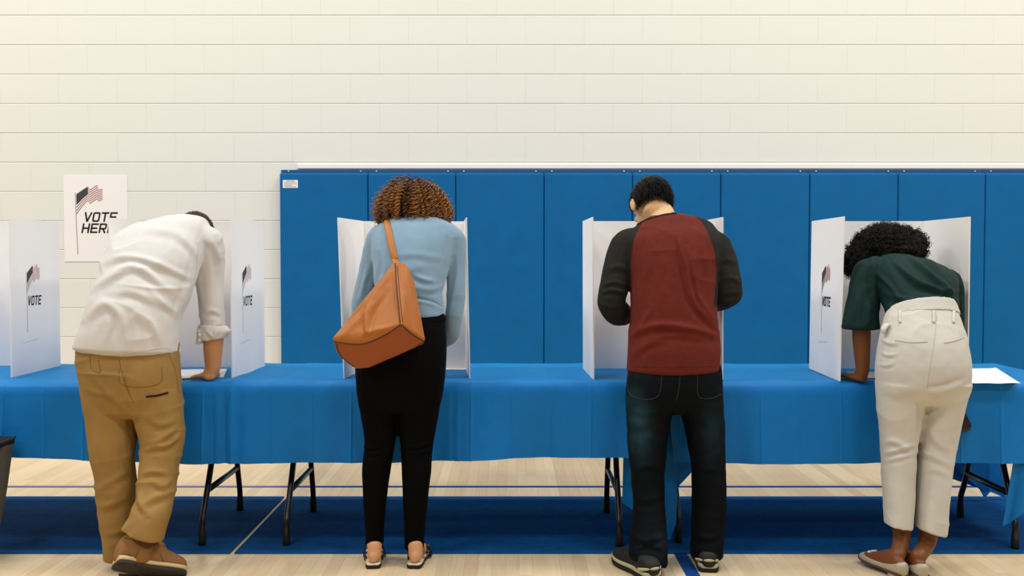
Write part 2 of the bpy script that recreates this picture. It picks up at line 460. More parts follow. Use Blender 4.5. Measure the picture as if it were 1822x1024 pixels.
# ------------------------------------------------------------------ mats
m_mat = mat('mat_carpet', rgb(8, 72, 130), 0.95, var=0.16, vscale=26, bump=0.9, bscale=520, spec=0.1)
def floor_mat(x0, x1, label):
    y0, y1 = 3.968, 4.93; nx = int((x1-x0)/0.03); V = []; Fc = []
    o = link('floor_mat', bevbox('floor_mat', x0, x1, y0, y1, 0.0004, 0.0055, 0.002, 2), m_mat); tag(o, label, 'mat', 'blue carpet runners'); return o
floor_mat(-4.0, -1.226, 'short stretch of blue carpet runner at left, under the man in khaki trousers')
floor_mat(-1.208, 4.2, 'long stretch of blue carpet runner right of the diagonal gap')

# ------------------------------------------------------------------ folding tables
TZ = 0.735; TF, TB = 4.025, 4.785
m_leg = mat('black_steel', rgb(16, 15, 16), 0.28, spec=0.6)
m_rubber = mat('black_rubber', rgb(12, 12, 12), 0.7)
m_top = mat('table_plastic', rgb(225, 222, 215), 0.5)
def table(x0, x1, legs, label):
    t = tag(empty('folding_table', ((x0+x1)/2, (TF+TB)/2, 0.0)), label, 'table', 'folding tables in a row')
    link('table_top', bevbox('table_top', x0, x1, TF+0.004, TB-0.004, TZ-0.045, TZ, 0.012, 2), m_top, t)
    for X, yf, yr, rot in legs:
        for yy, y2, y3 in ((yf, yf+0.17, yf+0.235), (yr, yr-0.085, yr-0.14)):
            pts = [Vector((X, yy, 0.006)), Vector((X, yy, 0.10)), Vector((X+rot*.3, yy+(y2-yy)*.32, 0.20)), Vector((X+rot*.6, y2, 0.42)), Vector((X+rot, y3, TZ-0.05))]
            lg = link('leg', pmesh('leg', tube(pts, [0.0135]*5, n=12, sub=5, dome=0.2)), m_leg, t, smooth=True)
            link('foot_cap', pmesh('foot_cap', tube([Vector((X, yy, 0.006)), Vector((X, yy, 0.02)), Vector((X, yy, 0.075))], [0.0172, 0.0172, 0.0155], n=12, sub=1, dome=0.25)), m_rubber, lg, smooth=True)
        link('crossbar', pmesh('crossbar', tube([Vector((X+rot*.3, yf+0.075, 0.232)), Vector((X+rot*.3, yr-0.03, 0.232))], [(0.011, 0.015)]*2, n=12, sub=1, dome=0.2)), m_leg, t, smooth=True)
    return t
def legpos(xf, yf, yr):
    a = PZ(xf, yf, 0.0); b = PZ(xf, yr, 0.0); return a.x, a.y, b.y
l1 = legpos(360, 971, 909); l2 = legpos(510, 971, 911); l3 = legpos(1102, 973, 913); l4 = legpos(1207, 966, 911); l5 = legpos(1806, 977, 921)
table(-3.04, -1.222, [(l1[0]-1.50, l1[1], l1[2], 0), (l1[0], l1[1], l1[2], 0)], 'folding table under blue cloth at left, carrying the two left booths')
table(-1.212, 0.628, [(l2[0], l2[1], l2[2], 0), (l3[0], l3[1], l3[2], 0)], 'middle folding table, its black legs either side of the woman in black trousers')
table(0.638, 2.46, [(l4[0], l4[1], l4[2], 0), (l5[0], l5[1], l5[2], 0.03)], 'right folding table under blue cloth, between the maroon-shirted man and the green-topped woman')

m_cloth = mat('blue_paper_cloth', rgb(8, 114, 192), 0.5, var=0.04, vscale=9, bump=0.35, bscale=420, bump2=0.30, b2scale=7, spec=0.2, sheen=(0.9, (0.06, 0.54, 1.0)))
def interp_list(lst): 
    a = np.array(sorted(lst), float); return lambda x: np.interp(x, a[:,0], a[:,1])
def cloth(x0, x1, zf_hem, zr_hem, seed, label, zlift=0.0, extra=None, gather=()):
    """one thin sheet: rear drop, top, front drop; package creases stand proud"""
    rs = np.random.RandomState(seed); nx = int((x1-x0)/0.0116)
    xs = np.linspace(x0, x1, nx); zt = TZ+0.003+zlift
    cre = np.arange(x0-0.05+rs.uniform(0, .17), x1+.2, 0.1745)
    xs = np.unique(np.concatenate([xs] + [cre+q_ for q_ in (-.010,-.0055,-.003,0,.003,.0055,.010)])); xs = xs[(xs >= x0) & (xs <= x1)]; nx = len(xs)
    co_y = rs.uniform(-0.016, 0.016, len(cre)+2); 
    prof = []
    for f in np.linspace(1, 0, 12): prof.append(('r', f))
    for f in np.linspace(0, 1, 22): prof.append(('t', f))
    for f in np.linspace(0, 1, 26)[1:]: prof.append(('f', f))
    V = []; Fc = []
    ph = rs.uniform(0, 6.28, 8)
    for X in xs:
        zf = zf_hem(X); zr = zr_hem(X)
        fac = np.interp(X, cre, co_y[:len(cre)]); dc = np.min(np.abs(cre-X))
        ridge = 0.0034*math.exp(-(dc/0.0042)**2)
        wav = 0.010*math.sin(X*7.3+ph[0]) + 0.006*math.sin(X*17+ph[1]) + 0.003*math.sin(X*41+ph[2])
        ga = 0.0
        for gx, gw, gd in gather: ga += gd*math.exp(-((X-gx)/gw)**2)*math.sin((X-gx)/gw*5.0)
        for k, f in prof:
            rr = 0.011
            if k == 't':
                y = TB+0.004-(TB-TF+0.008)*f; edge = min(f, 1-f)*(TB-TF)
                z = zt - max(0, (0.012-edge)/0.012)**2*0.006
                wz = 0.0016*math.sin(X*9+y*13+ph[3])*math.sin(y*17+X*5+ph[4]) + 0.0011*math.sin(X*27-y*15+ph[5])
                z += max(0.0, wz+0.0006) + ridge*0.35
                for gx, gw, gd in gather: z += abs(gd)*0.35*math.exp(-((X-gx)/gw)**2)*(0.5+0.5*math.sin(y*14+X*30))
                xo = 0
            elif k == 'f':
                L = zt-0.006-zf; z = zt-0.006-L*f; s = min(1.0, f*L/0.035)
                y = TF-0.004-rr*math.sin(s*math.pi/2) - f*(wav+fac) - ridge*min(1, f*3) - ga*min(1, f*2.0)*(1-0.35*f) - 0.006*f
                xo = 0.004*f*math.sin(X*13+ph[6])
            else:
                L = zt-0.006-zr; z = zt-0.006-L*f; s = min(1.0, f*L/0.035)
                y = TB+0.004+rr*math.sin(s*math.pi/2) + f*(wav+fac) + 0.006*f; xo = 0
            V.append((X+xo, y, z))
    n = len(prof)
    for i in range(nx-1):
        for j in range(n-1): Fc.append((i*n+j, (i+1)*n+j, (i+1)*n+j+1, i*n+j+1))
    sheets = [(V, Fc)] + (extra or [])
    o = link('tablecloth', pmesh('tablecloth', join(*sheets)), m_cloth, None, smooth=True)
    return tag(o, label, 'tablecloth', 'blue paper tablecloths')
def hang(top, bottom, Y0, amp, waves, n=34, m=30, lean=0.0):
    """a loose gathered corner of the sheet; top and bottom are traced lines (x, y)"""
    t = np.array(top, float); b = np.array(bottom, float); V = []; Fc = []
    for i in range(n):
        a = i/(n-1)
        tx = np.interp(a, np.linspace(0,1,len(t)), t[:,0]); ty = np.interp(a, np.linspace(0,1,len(t)), t[:,1])
        bx = np.interp(a, np.linspace(0,1,len(b)), b[:,0]); by = np.interp(a, np.linspace(0,1,len(b)), b[:,1])
        for j in range(m):
            f = j/(m-1); Y = Y0 + lean*f + amp*math.sin(a*waves*6.28+0.6)*(0.25+0.75*f)
            V.append(P(tx+(bx-tx)*f, ty+(by-ty)*f, Y))
    for i in range(n-1):
        for j in range(m-1): Fc.append((i*m+j, (i+1)*m+j, (i+1)*m+j+1, i*m+j+1))
    return V, Fc
def hemz(lst):
    a = np.array(sorted([(P(x, y, TF-0.02).x, P(x, y, TF-0.02).z) for x, y in lst])); return lambda X: float(np.interp(X, a[:,0], a[:,1]))
def endflap(X, zdrop_f, zdrop_m, lean, seed, n=26, m=16):
    """the part of the sheet hanging over a table end"""
    V = []; Fc = []
    for i in range(n):
        a = i/(n-1); y = TF+(TB-TF)*a; zb = zdrop_m + (zdrop_f-zdrop_m)*abs(2*a-1)**2
        for j in range(m):
            f = j/(m-1); z = TZ-0.002-(TZ-zb)*f
            V.append((X + lean*f + 0.016*math.sin(a*19+seed)*f, y, z))
    for i in range(n-1):
        for j in range(m-1): Fc.append((i*m+j, (i+1)*m+j, (i+1)*m+j+1, i*m+j+1))
    return V, Fc
rear = lambda X: 0.40
cloth(-3.25, -1.30, hemz([(-300, 800), (0, 811), (165, 819), (330, 824), (420, 824)]), rear, 11, 'blue tablecloth at left, hanging behind the man in khaki trousers')
cloth(-1.375, 0.610, hemz([(350, 824), (640, 823), (720, 821), (960, 815), (1100, 813)]), rear, 12, 'blue tablecloth on the middle table, behind the woman in black trousers', zlift=0.004,
      gather=((-1.24, 0.055, 0.016), (-0.245, 0.03, 0.006)))
rear_c = interp_list([(0.6, 0.40), (2.05, 0.40), (2.2, 0.30), (2.42, 0.10), (2.49, 0.06)])
def rc(X): return float(rear_c(X))
cor1 = hang([(1112, 690), (1150, 690), (1200, 690), (1240, 690)], [(1107, 893), (1150, 925), (1192, 962), (1203, 930), (1206, 866), (1234, 836)], TF+0.035, 0.016, 1.6)
cor2 = hang([(1822, 700), (1850, 700), (1890, 700)], [(1784, 936), (1800, 928), (1826, 908), (1880, 880)], TF-0.005, 0.012, 1.2)
cor3 = hang([(1640, 672), (1700, 672), (1790, 672)], [(1640, 838), (1690, 850), (1742, 868), (1752, 887), (1762, 874), (1790, 886)], TB+0.03, 0.012, 1.3)
cloth(0.655, 2.50, hemz([(1190, 700), (1200, 822), (1300, 824), (1570, 823), (1830, 823)]), rc, 13, 'blue tablecloth on the right table, behind the woman in green', zlift=0.002, extra=[cor1, cor2, cor3, endflap(2.503, 0.36, 0.40, 0.02, 1.0)])

# ------------------------------------------------------------------ voting screens
m_screen = mat('white_corrugated', rgb(248, 246, 244), 0.5, bump=0.12, bscale=40, stretch=(1, 1, 60))
SZ = TZ+0.009; SH = 0.722
def slab(p0, p1, q0, q1, th):
    """panel between bottom points p0,p1 and top points q0,q1"""
    n = (p1-p0).cross(Vector((0,0,1))).normalized()*th/2
    c = [p0, p1, q1, q0]; V = [v+n for v in c]+[v-n for v in c]
    return V, [(0,1,2,3),(7,6,5,4),(0,4,5,1),(1,5,6,2),(2,6,7,3),(3,7,4,0)]
def screen(nl, fl, fr, nr, leanl, leanr, label):
    up = Vector((0,0,SH))
    NL, FL, FR, NR = [PZ(*q, SZ) for q in (nl, fl, fr, nr)]
    tl, tr = Vector((leanl, 0, 0)), Vector((leanr, 0, 0))
    fll, frr = tl*.5, tr*.5
    e = tag(empty('voting_screen', ((NL.x+NR.x)/2, (NL.y+FL.y)/2, SZ)), label, 'voting booth', 'white tabletop voting screens')
    link('back_panel', fixn(pmesh('back_panel', slab(FL, FR, FL+up+fll, FR+up+frr, 0.005))), m_screen, e)
    for side, (a, b, ta, tb) in (('l', (NL, FL, tl, fll)), ('r', (NR, FR, tr, frr))):
        wg = link('wing', fixn(pmesh('wing', slab(a, b, a+up+ta, b+up+tb, 0.005))), m_screen, e)
        d = (b-a); d.z = 0; L = d.length; d.normalize()
        if side == 'r':
            u = d.copy(); start = 0.145
        else:
            u = -d; start = 0.19
        nv = u.cross(Vector((0,0,-1))).normalized(); nv = -nv if (nv.x > 0) != (side == 'r') else nv
        unit = 0.00045
        def pos(px_, py_, a=a, b=b, ta=ta, tb=tb, L=L, side=side, start=start):
            al = start+(px_-205)*unit; al = al if side == 'r' else L-al
            h_ = 0.478-(py_-245)*unit; f_ = al/L
            return a.lerp(b, f_) + ta.lerp(tb, f_)*(h_/SH) + Vector((0, 0, h_))
        wl = word('VOTE', 212, 500, 62, 100, 17, 11)
        put_print(wg, None, None, None, nv, unit, [wl], lift=0.0026, pos=pos)
        sl = ribbon([(120, 985), (430, 960)], 5)
        V = [pos(v[0], v[1])+nv*0.0027 for v in sl[0]]
        link('slot', fixn(pmesh('slot', (V, sl[1]))), mat('slot_grey', rgb(196, 194, 196), 0.6), wg)
    return e
screen((-200, 671), (-118, 650), (107, 650), (20, 671), 0, 0.004, 'voting screen cut off by the left edge of the photo')
screen((197, 672), (276, 652), (470.5, 652), (412.5, 673), 0, 0, 'voting screen in front of the bent man in the pale shirt')
screen((612, 673), (652, 655), (829, 654), (836, 673), -0.024, -0.014, 'voting screen in front of the curly-haired woman in blue')
screen((1056.5, 675), (1038, 655), (1247, 655), (1286, 675), -0.006, -0.004, 'voting screen in front of the man in the maroon shirt')
screen((1494.5, 678), (1440.5, 655), (1640, 655), (1722, 677), 0.012, 0.0, 'voting screen in front of the stooping woman in green')

# ------------------------------------------------------------------ papers
m_paper = mat('ballot_paper', rgb(243, 241, 238), 0.6)
def paper(corners, label, curl=0.0, n=12, z0=None, lines=0):
    z = TZ+0.0085 if z0 is None else z0
    c = [PZ(x, y, z) for x, y in corners]; V = []; Fc = []
    for i in range(n):
        a = i/(n-1)
        for j in range(n):
            b = j/(n-1); p = (c[0]*(1-a)+c[1]*a)*(1-b)+(c[3]*(1-a)+c[2]*a)*b
            p.z += curl*(max(0, a-.35)**2*0.8*(0.4+b) + 0.12*math.sin(a*9+b*2)**2) + 0.0008*math.sin(a*5)**2
            V.append(p)
    for i in range(n-1):
        for j in range(n-1): Fc.append((i*n+j, (i+1)*n+j, (i+1)*n+j+1, i*n+j+1))
    k = len(V); V2 = V + [v-Vector((0,0,0.0006)) for v in V]; F2 = Fc + [tuple(i+k for i in reversed(f)) for f in Fc]
    o = link('ballot_paper', pmesh('ballot_paper', (V2, F2)), m_paper, None, smooth=True)
    tag(o, label, 'paper', 'ballot papers'); return o
paper([(312, 673), (398, 671), (404, 656), (318, 657)], 'ballot paper under the bent man\'s right hand')
paper([(790, 657), (833, 657), (829, 654), (795, 654)], 'sheet of paper by the right wing of the curly-haired woman\'s screen')
paper([(1500, 671), (1600, 673), (1600, 662), (1508, 661)], 'ballot paper under the stooping woman\'s left hand')
paper([(1690, 681.5), (1816, 682.5), (1772, 657), (1700, 654)], 'white sheet curling at the table edge, right of the woman in pale trousers', curl=0.015, z0=TZ+0.008)

# ================================================================== people: builders
def vmix(a, b, t): return a*(1-t)+b*t
def hframe(yaw, bow, roll=0.0):
    y = math.radians(yaw); b = math.radians(bow)
    f0 = Vector((math.sin(y), math.cos(y), 0)); z = Vector((0,0,1))
    f = f0*math.cos(b)-z*math.sin(b); u = z*math.cos(b)+f0*math.sin(b); r = f.cross(u)
    if roll:
        q = Matrix.Rotation(math.radians(roll), 3, f); u = q @ u; r = q @ r
    return r, f, u
def head_parts(c, fr, k=1.0):
    r, f, u = fr; A = lambda x, y, z: c + (r*x+f*y+u*z)*k
    E = lambda p, a, b, d: ell(A(*p), r*a*k, f*b*k, u*d*k)
    out = [E((0,-.008,.025), .076, .096, .088), E((0,.030,-.040), .060, .064, .072), E((0,.052,-.088), .030, .028, .022),
           E((0,.075,.015), .055, .022, .020),                                    # brow
           E((0,.100,-.022), .011, .020, .026), E((0,.108,-.036), .016, .013, .010),  # nose
           E((0,.090,-.062), .024, .009, .006), E((0,.088,-.071), .021, .009, .006),  # lips
           E((.040,.070,-.030), .020, .018, .016), E((-.040,.070,-.030), .020, .018, .016)]
    for s in (-1, 1):
        out.append(ell(A(s*.086,-.008,-.012), (r*s*.012+f*-.006)*k, f*.020*k+r*s*.006*k, u*.034*k))
        out.append(ell(A(s*.081,-.004,-.038), r*.007*k, f*.010*k, u*.012*k))
    return out
def eyes(parent, c, fr, k=1.0):
    r, f, u = fr
    for s in (-1, 1):
        e = link('eye', pmesh('eye', ell(c+(r*s*.031+f*.081+u*-.004)*k, r*.012*k, f*.012*k, u*.0095*k)), mat('eye_white', rgb(235,230,225), .25), parent, smooth=True)
        link('iris', pmesh('iris', ell(c+(r*s*.031+f*.0915+u*-.004)*k, r*.0055*k, f*.002*k, u*.0055*k)), mat('iris_brown', rgb(50,30,18), .2), e, smooth=True)
def hand_parts(wr, d, n, s, curl=(12, 18, 12), spread=0.10, k=1.0, thumb=0.75):
    """palm, four unequal fingers and a thumb; d = towards the fingers, n = back of hand, s = thumb side"""
    d = d.normalized(); s = (s-d*s.dot(d)).normalized(); n = (n-d*n.dot(d)-s*n.dot(s)).normalized()
    out = [loft([(wr-d*.012*k, s*.026*k, n*.020*k, 2.2), (wr+d*.02*k, s*.034*k, n*.017*k, 2.4), (wr+d*.055*k, s*.041*k, n*.014*k, 2.6), (wr+d*.092*k, s*.040*k, n*.0115*k, 2.6)], n=18, sub=3)]
    for off, L, a in ((.030, .072, 1), (.010, .080, .35), (-.0105, .074, -.35), (-.030, .058, -1.1)):
        p = wr+d*(.086 if abs(off) < .02 else .080)*k+s*off*k; dr = (d+s*spread*a).normalized(); pts = [p-dr*.012*k, p]; ang = 0
        for seg, cu in zip((.44, .32, .24), curl):
            ang += math.radians(cu); dd = dr*math.cos(ang)-n*math.sin(ang); p = p+dd*L*seg*k; pts.append(p)
        out.append(tube(pts, [.0098*k, .0094*k, .0088*k, .0080*k, .0066*k], n=10, sub=3))
    p = wr+d*.022*k+s*.026*k; d1 = (s*thumb+d*.75-n*.18).normalized(); p2 = p+d1*.036*k; d2 = (s*thumb*.5+d*.9-n*.22).normalized(); p3 = p2+d2*.030*k; p4 = p3+d2*.022*k
    out.append(tube([p-d1*.012*k, p, p2, p3, p4], [.015*k, .0145*k, .0112*k, .0100*k, .0075*k], n=10, sub=3))
    return out
def foot_parts(heel, toe, up, th=0.02, k=1.0, W=0.088):
    ax = (toe-heel); L = ax.length*0.95; ax.normalize(); up = (up-ax*up.dot(ax)).normalized(); sd = ax.cross(up)
    rr = []
    for t, hw, h in ((.02, .50, .045), (.10, .66, .062), (.25, .66, .078), (.42, .70, .068), (.62, .92, .046), (.80, .95, .032), (.94, .70, .022)):
        rr.append((heel+ax*(L*t+.004)+up*(th+h/2), sd*W/2*hw*.94, up*h/2, 2.4))
    return [loft(rr, n=18, sub=3)]
def shoe(parent, heel, toe, up, W, hs, m_up, m_sole, th=0.026, collar=None, collar_to=None, label=None, midsole=None, heelblock=None, voxel=0.004):
    """hs: upper heights along the foot; collar: ankle shaft (height, radius, lean)"""
    ax = toe-heel; L = ax.length; ax.normalize(); up = (up-ax*up.dot(ax)).normalized(); sd = ax.cross(up)
    T = (.0, .06, .22, .42, .64, .82, .94, 1.0); HW = (.56, .74, .78, .76, .98, .98, .74, .42)
    rings = [(heel+ax*L*t+up*(th*.6+h/2), sd*W/2*w_, up*h/2, 2.5) for t, w_, h in zip(T, HW, hs)]
    parts = [loft(rings, n=24, sub=3, dome=.35)]
    if collar:
        hh, rad, ln = collar; b = heel+ax*.062+up*.03
        parts.append(tube([b, b+up*hh*.5+ax*ln*.4, b+up*hh+ax*ln], [rad*1.05, rad, rad*1.02], n=20, sub=3, dome=.1))
    if collar_to:
        b = heel+ax*.085+up*.045; e_, rad = collar_to
        parts.append(tube([b, b.lerp(e_, .5), e_], [rad*1.1, rad, rad*1.02], n=20, sub=3, dome=.1))
    o = organic('shoe', parts, m_up, parent, voxel=voxel, smooth=4)
    if label: o['label'] = label
    def slabring(h0, h1, grow): return [(heel+ax*(L*t)+up*((h0+h1)/2+ (0.012*max(0,t-.75)/.25 if t > .75 else 0)), sd*(W/2*w_+grow), up*(h1-h0)/2, 4.0) for t, w_ in zip(T, HW)]
    if heelblock:
        sl = slabring(th-.010, th, .003); so = link('sole', pmesh('sole', loft(sl, n=28, sub=3, dome=.2)), m_sole, o, smooth=True)
        hb = [(heel+ax*(.006)+up*.004, sd*W*.33, up*.002, 4)]
        hbm = loft([(heel+ax*.002+up*(th*.45), sd*W*.30, up*(th*.45), 6), (heel+ax*.03+up*(th*.45), sd*W*.36, up*(th*.45), 6), (heel+ax*.062+up*(th*.45), sd*W*.34, up*(th*.45), 6)], n=24, sub=2, dome=.05)
        link('heel_block', pmesh('heel_block', hbm), heelblock, o, smooth=True)
    else:
        so = link('sole', pmesh('sole', loft(slabring(0, th*(.55 if midsole else 1), .004), n=28, sub=3, dome=.25)), m_sole, o, smooth=True)
        if midsole: link('midsole', pmesh('midsole', loft(slabring(th*.5, th*1.15, .0025), n=28, sub=3, dome=.25)), midsole, o, smooth=True)
    return o
def strand_mesh(name, paths, rad, m, parent, cols=None, sides=3):
    """many tapering strands as one mesh; paths (N,K,3), rad (N,K)"""
    N, K, _ = paths.shape
    t = np.gradient(paths, axis=1); t /= (np.linalg.norm(t, axis=2, keepdims=True)+1e-9)
    ref = np.where(np.abs(t[..., 2:3]) < 0.85, np.array([0,0,1.0]), np.array([1.0,0,0]))
    u = np.cross(t, ref); u /= (np.linalg.norm(u, axis=2, keepdims=True)+1e-9); v = np.cross(t, u)
    vs = [paths + rad[..., None]*(u*math.cos(a)+v*math.sin(a)) for a in np.linspace(0, 2*math.pi, sides, endpoint=False)]
    V = np.stack(vs, 2).reshape(-1, 3)
    i = np.arange(N)[:, None, None]; k = np.arange(K-1)[None, :, None]; s = np.arange(sides)[None, None, :]
    idx = lambda kk, ss: (i*K+kk)*sides+ss
    Q = np.stack([idx(k, s), idx(k, (s+1) % sides), idx(k+1, (s+1) % sides), idx(k+1, s)], -1).reshape(-1, 4)
    me = bpy.data.meshes.new(name); me.vertices.add(len(V)); me.vertices.foreach_set('co', V.ravel())
    me.loops.add(Q.size); me.loops.foreach_set('vertex_index', Q.ravel().astype(np.int32))
    me.polygons.add(len(Q)); me.polygons.foreach_set('loop_start', np.arange(0, Q.size, 4, dtype=np.int32))
    me.polygons.foreach_set('loop_total', np.full(len(Q), 4, np.int32))
    me.update(calc_edges=True); me.validate()
    if cols is not None:
        at = me.color_attributes.new('Col', 'FLOAT_COLOR', 'POINT'); c = np.ones((len(V), 4)); c[:, :3] = np.repeat(cols.reshape(-1, 3), sides if cols.ndim == 3 else K*sides, 0)
        at.data.foreach_set('color', c.ravel())
    return link(name, me, m, parent, smooth=True)
def sphere_dirs(n, rs):
    d = rs.normal(size=(n, 3)); return d/np.linalg.norm(d, axis=1, keepdims=True)
def person(loc, label):
    return tag(empty('person', loc), label, 'person')
m_skin = {k: mat('skin_'+k, c, 0.5, var=0.05, vscale=18, bump=0.12, bscale=150, sss=0.06) for k, c in
          dict(tan=rgb(196,138,92), light=rgb(226,180,132), rosy=rgb(206,152,112), deep=rgb(112,64,30)).items()}
def arm(pts, rad): return tube(pts, rad, n=16, sub=4)
UP = Vector((0,0,1))

# ================================================================== man in the pale shirt (left)
B = 3.86
m_shirt1 = mat('oxford_shirt', rgb(206,203,200), 0.75, var=0.03, vscale=5, bump=0.25, bscale=500, sheen=0.1, bump2=0.10, b2scale=16)
m_khaki = mat('khaki_twill', rgb(147,113,57), 0.8, var=0.08, vscale=9, bump=0.4, bscale=420, bump2=0.12, b2scale=18)
m_khaki_dk = mat('khaki_stitch', rgb(118,86,38), 0.8)
m_dark = mat('dark_gap', rgb(20,14,8), 0.9)
p1 = person((-1.62, B-0.05, 0), 'person in a pale shirt and khaki trousers, bent over with one boot heel raised')
hipsY = B
tr = [loft([R(606,146,318,B+.01,.105,8), R(630,138,317,B-.005,.125,4), R(660,141,318,B-.02,.135), R(695,146,321,B-.02,.13), R(730,152,323,B-.02,.115)], sub=4, dome=.3),
      loft([R(690,146,240,B-.02,.105), R(760,157,240,B-.035,.096), R(815,164,237,B-.06,.084), R(870,173,242,B-.065,.08), R(930,180,240,B-.07,.076), R(992,188,240,B-.075,.076)], sub=5, dome=.1),
      loft([R(690,230,321,B-.02,.105), R(745,243,325,B-.035,.098), R(785,254,326,B-.055,.092), R(825,251,317,B-.09,.086), R(870,246,312,B-.14,.08), R(910,235,304,B-.195,.076), R(948,219,290,B-.23,.072,0,2.25,938,962)], sub=5, dome=.1)]
f1 = [([(252,803),(275,795),(300,790),(322,772)], 5, .012), ([(258,790),(285,782),(318,755)], 5, .008), ([(250,845),(270,838),(300,842)], 5, .006),
      ([(160,660),(185,690),(215,720),(236,740)], 6, .006), ([(150,690),(180,700),(210,700)], 5, .004), ([(235,700),(240,740),(241,790)], 5, .006),
      ([(175,865),(200,855),(230,835)], 6, .006), ([(180,905),(205,895),(232,880)], 6, .006), ([(190,950),(212,945),(232,925)], 6, .006),
      ([(252,900),(275,885),(306,875)], 6, .008), ([(246,872),(252,900),(262,915)], 5, .010), ([(262,740),(285,755),(318,745)], 6, .006),
      ([(270,858),(290,865),(308,850)], 5, .005), ([(225,640),(222,680),(236,715)], 4, -.006)]
tro1 = organic('trousers', tr, m_khaki, p1, voxel=.0052, smooth=4, folds=f1, namp=.0022, nscale=17, seed=1, fine=.0007, crease=(.0075,(9,9,26)))
seams('stitching', tro1, [[(160,632),(163,655),(178,662),(175,640)], [(212,655),(215,682),(250,688),(285,680),(288,652)], [(212,640),(222,680),(237,716)], [(300,628),(312,660),(318,700)]], .0016, m_khaki_dk, tro1, off=0)
seams('pocket_slit', tro1, [[(260,705),(280,703),(299,698)]], .0042, m_dark, tro1, off=.0005)
sh = [loft([R(624,133,317,B-.01,.146,4,2.3,619,627), R(600,139,317,B-.012,.142,6), R(560,154,322,B+.0,.138,14), R(520,169,338,B+.035,.136,24), R(480,181,352,B+.085,.132,33,2.3,486,474),
        R(450,188,362,B+.14,.125,42,2.3,462,440), R(428,196,370,B+.20,.112,52,2.3,446,412), R(412,210,374,B+.26,.092,60,2.3,436,402), R(410,240,366,B+.31,.062,66,2.3,430,410)], sub=4, dome=.3),
      arm([P(348,420,B+.20), P(367,430,B+.215), P(373,490,B+.235), P(376,545,B+.225), P(380,592,B+.215)], [.072,.073,.064,.055,.052]),
      arm([P(225,446,B+.26), P(220,470,B+.34), P(228,540,B+.40), P(240,580,B+.42), P(265,606,B+.45)], [.066,.062,.056,.05,.045])]
fs = [([(176,473),(213,458),(262,463),(353,501)], 6, .010), ([(164,512),(197,493),(242,473),(312,524)], 7, .009), ([(152,567),(185,540),(213,559),(221,596)], 8, .010),
      ([(348,478),(330,526),(317,562)], 6, .009), ([(270,520),(300,545),(318,560)], 6, .006), ([(255,560),(278,590),(285,615)], 7, .006), ([(190,600),(195,580),(190,560)], 5, .005),
      ([(320,420),(345,445),(355,470)], 6, .008), ([(230,575),(245,560),(262,590)], 7, .005), ([(360,470),(352,500),(360,540)], 6, .006), ([(357,562),(375,552),(394,560)], 4, .007),
      ([(357,575),(372,585),(394,572)], 4, .006), ([(250,410),(300,412),(345,430)], 7, .005), ([(200,520),(240,520),(300,548)], 7, .006), ([(365,420),(388,450),(394,500)], 6, .006)]
shi1 = organic('shirt', sh, m_shirt1, p1, voxel=.0052, smooth=4, folds=fs, namp=.0024, nscale=13, seed=2, fine=.0008, crease=(.008,(11,11,17)))
m_seam1 = mat('shirt_seam', rgb(188,184,180), .8)
seams('stitching', shi1, [[(352,430),(350,470),(345,495)], [(136,621),(170,630),(210,632),(250,626),(290,619),(316,627)]], .0015, m_seam1, shi1, off=0)
# turned-up cuff
cu = P(380,594,B+.215)
cuff = organic('cuff', [loft([(P(379,578,B+.215), Vector((.060,0,-.004)), Vector((0,.058,0)), 2.2), (P(380,590,B+.215), Vector((.072,0,.004)), Vector((0,.062,0)), 2.2), (P(379,603,B+.215), Vector((.060,0,.006)), Vector((0,.056,0)), 2.2)], sub=3, dome=.02),
        loft([(P(357,586,B+.19), Vector((.012,0,0)), Vector((0,.03,0)), 3), (P(356,611,B+.19), Vector((.013,0,0)), Vector((0,.03,0)), 3)], sub=2, dome=.05),
        loft([(P(396,592,B+.20), Vector((.004,0,.020)), Vector((0,.02,0)), 2.5), (P(412,588,B+.19), Vector((.002,0,.007)), Vector((0,.008,0)), 2.5)], sub=2, dome=.1)],
        m_shirt1, shi1, voxel=.004, smooth=3, folds=[([(355,600),(375,607),(398,596)], 3, .005), ([(365,585),(380,600),(385,586)], 3, .005)])
for bx, by in ((355,595),(355,605)):
    q = P(bx,by,B+.157); link('button', pmesh('button', tube([q, q+Vector((0,-.004,0))], [.006,.005], n=10, sub=1, dome=.3)), mat('button_white', rgb(240,238,232), .3), cuff, smooth=True)
fr1 = hframe(12, 62); hc1 = P(345,421,B+.42)
wr1 = P(379,655,4.075); wr1.z = TZ+.062
hd = Vector((-.30,.95,0)); w1b = Vector((wr1.x-.012, wr1.y-.012, TZ+.028))
body1 = head_parts(hc1, fr1) + [tube([P(325,415,B+.30), hc1-fr1[2]*.05-fr1[1]*.03], [.058,.054], n=16, sub=2),
        loft([R(640,150,308,B,.10), R(560,165,312,B+.02,.10,12), R(480,192,342,B+.10,.10,32), R(425,215,362,B+.22,.08,55)], sub=3),
        arm([P(365,440,B+.23), P(374,530,B+.225), P(380,592,B+.215), P(379,622,B+.213), wr1], [.052,.047,.044,.0415,.0335]),
        arm([wr1, w1b+Vector((0,.01,.012)), w1b+hd*.03], [.0325,.031,.024]),
        arm([P(225,455,B+.28), P(228,550,B+.40), P(262,606,B+.45), P(272,622,B+.47)], [.05,.043,.038,.028]),
        tube([P(195,690,B-.02), P(202,800,B-.06), P(210,900,B-.07), P(214,978,B-.075)], [.085,.06,.050,.040], n=14), tube([P(275,690,B-.02), P(288,790,B-.06), P(274,880,B-.16), P(256,940,B-.22)], [.085,.06,.046,.034], n=14)]
body1 += hand_parts(w1b, hd, Vector((0,-.05,1)), Vector((-1,-.2,0)), curl=(6,12,10), spread=.16, thumb=1.0)
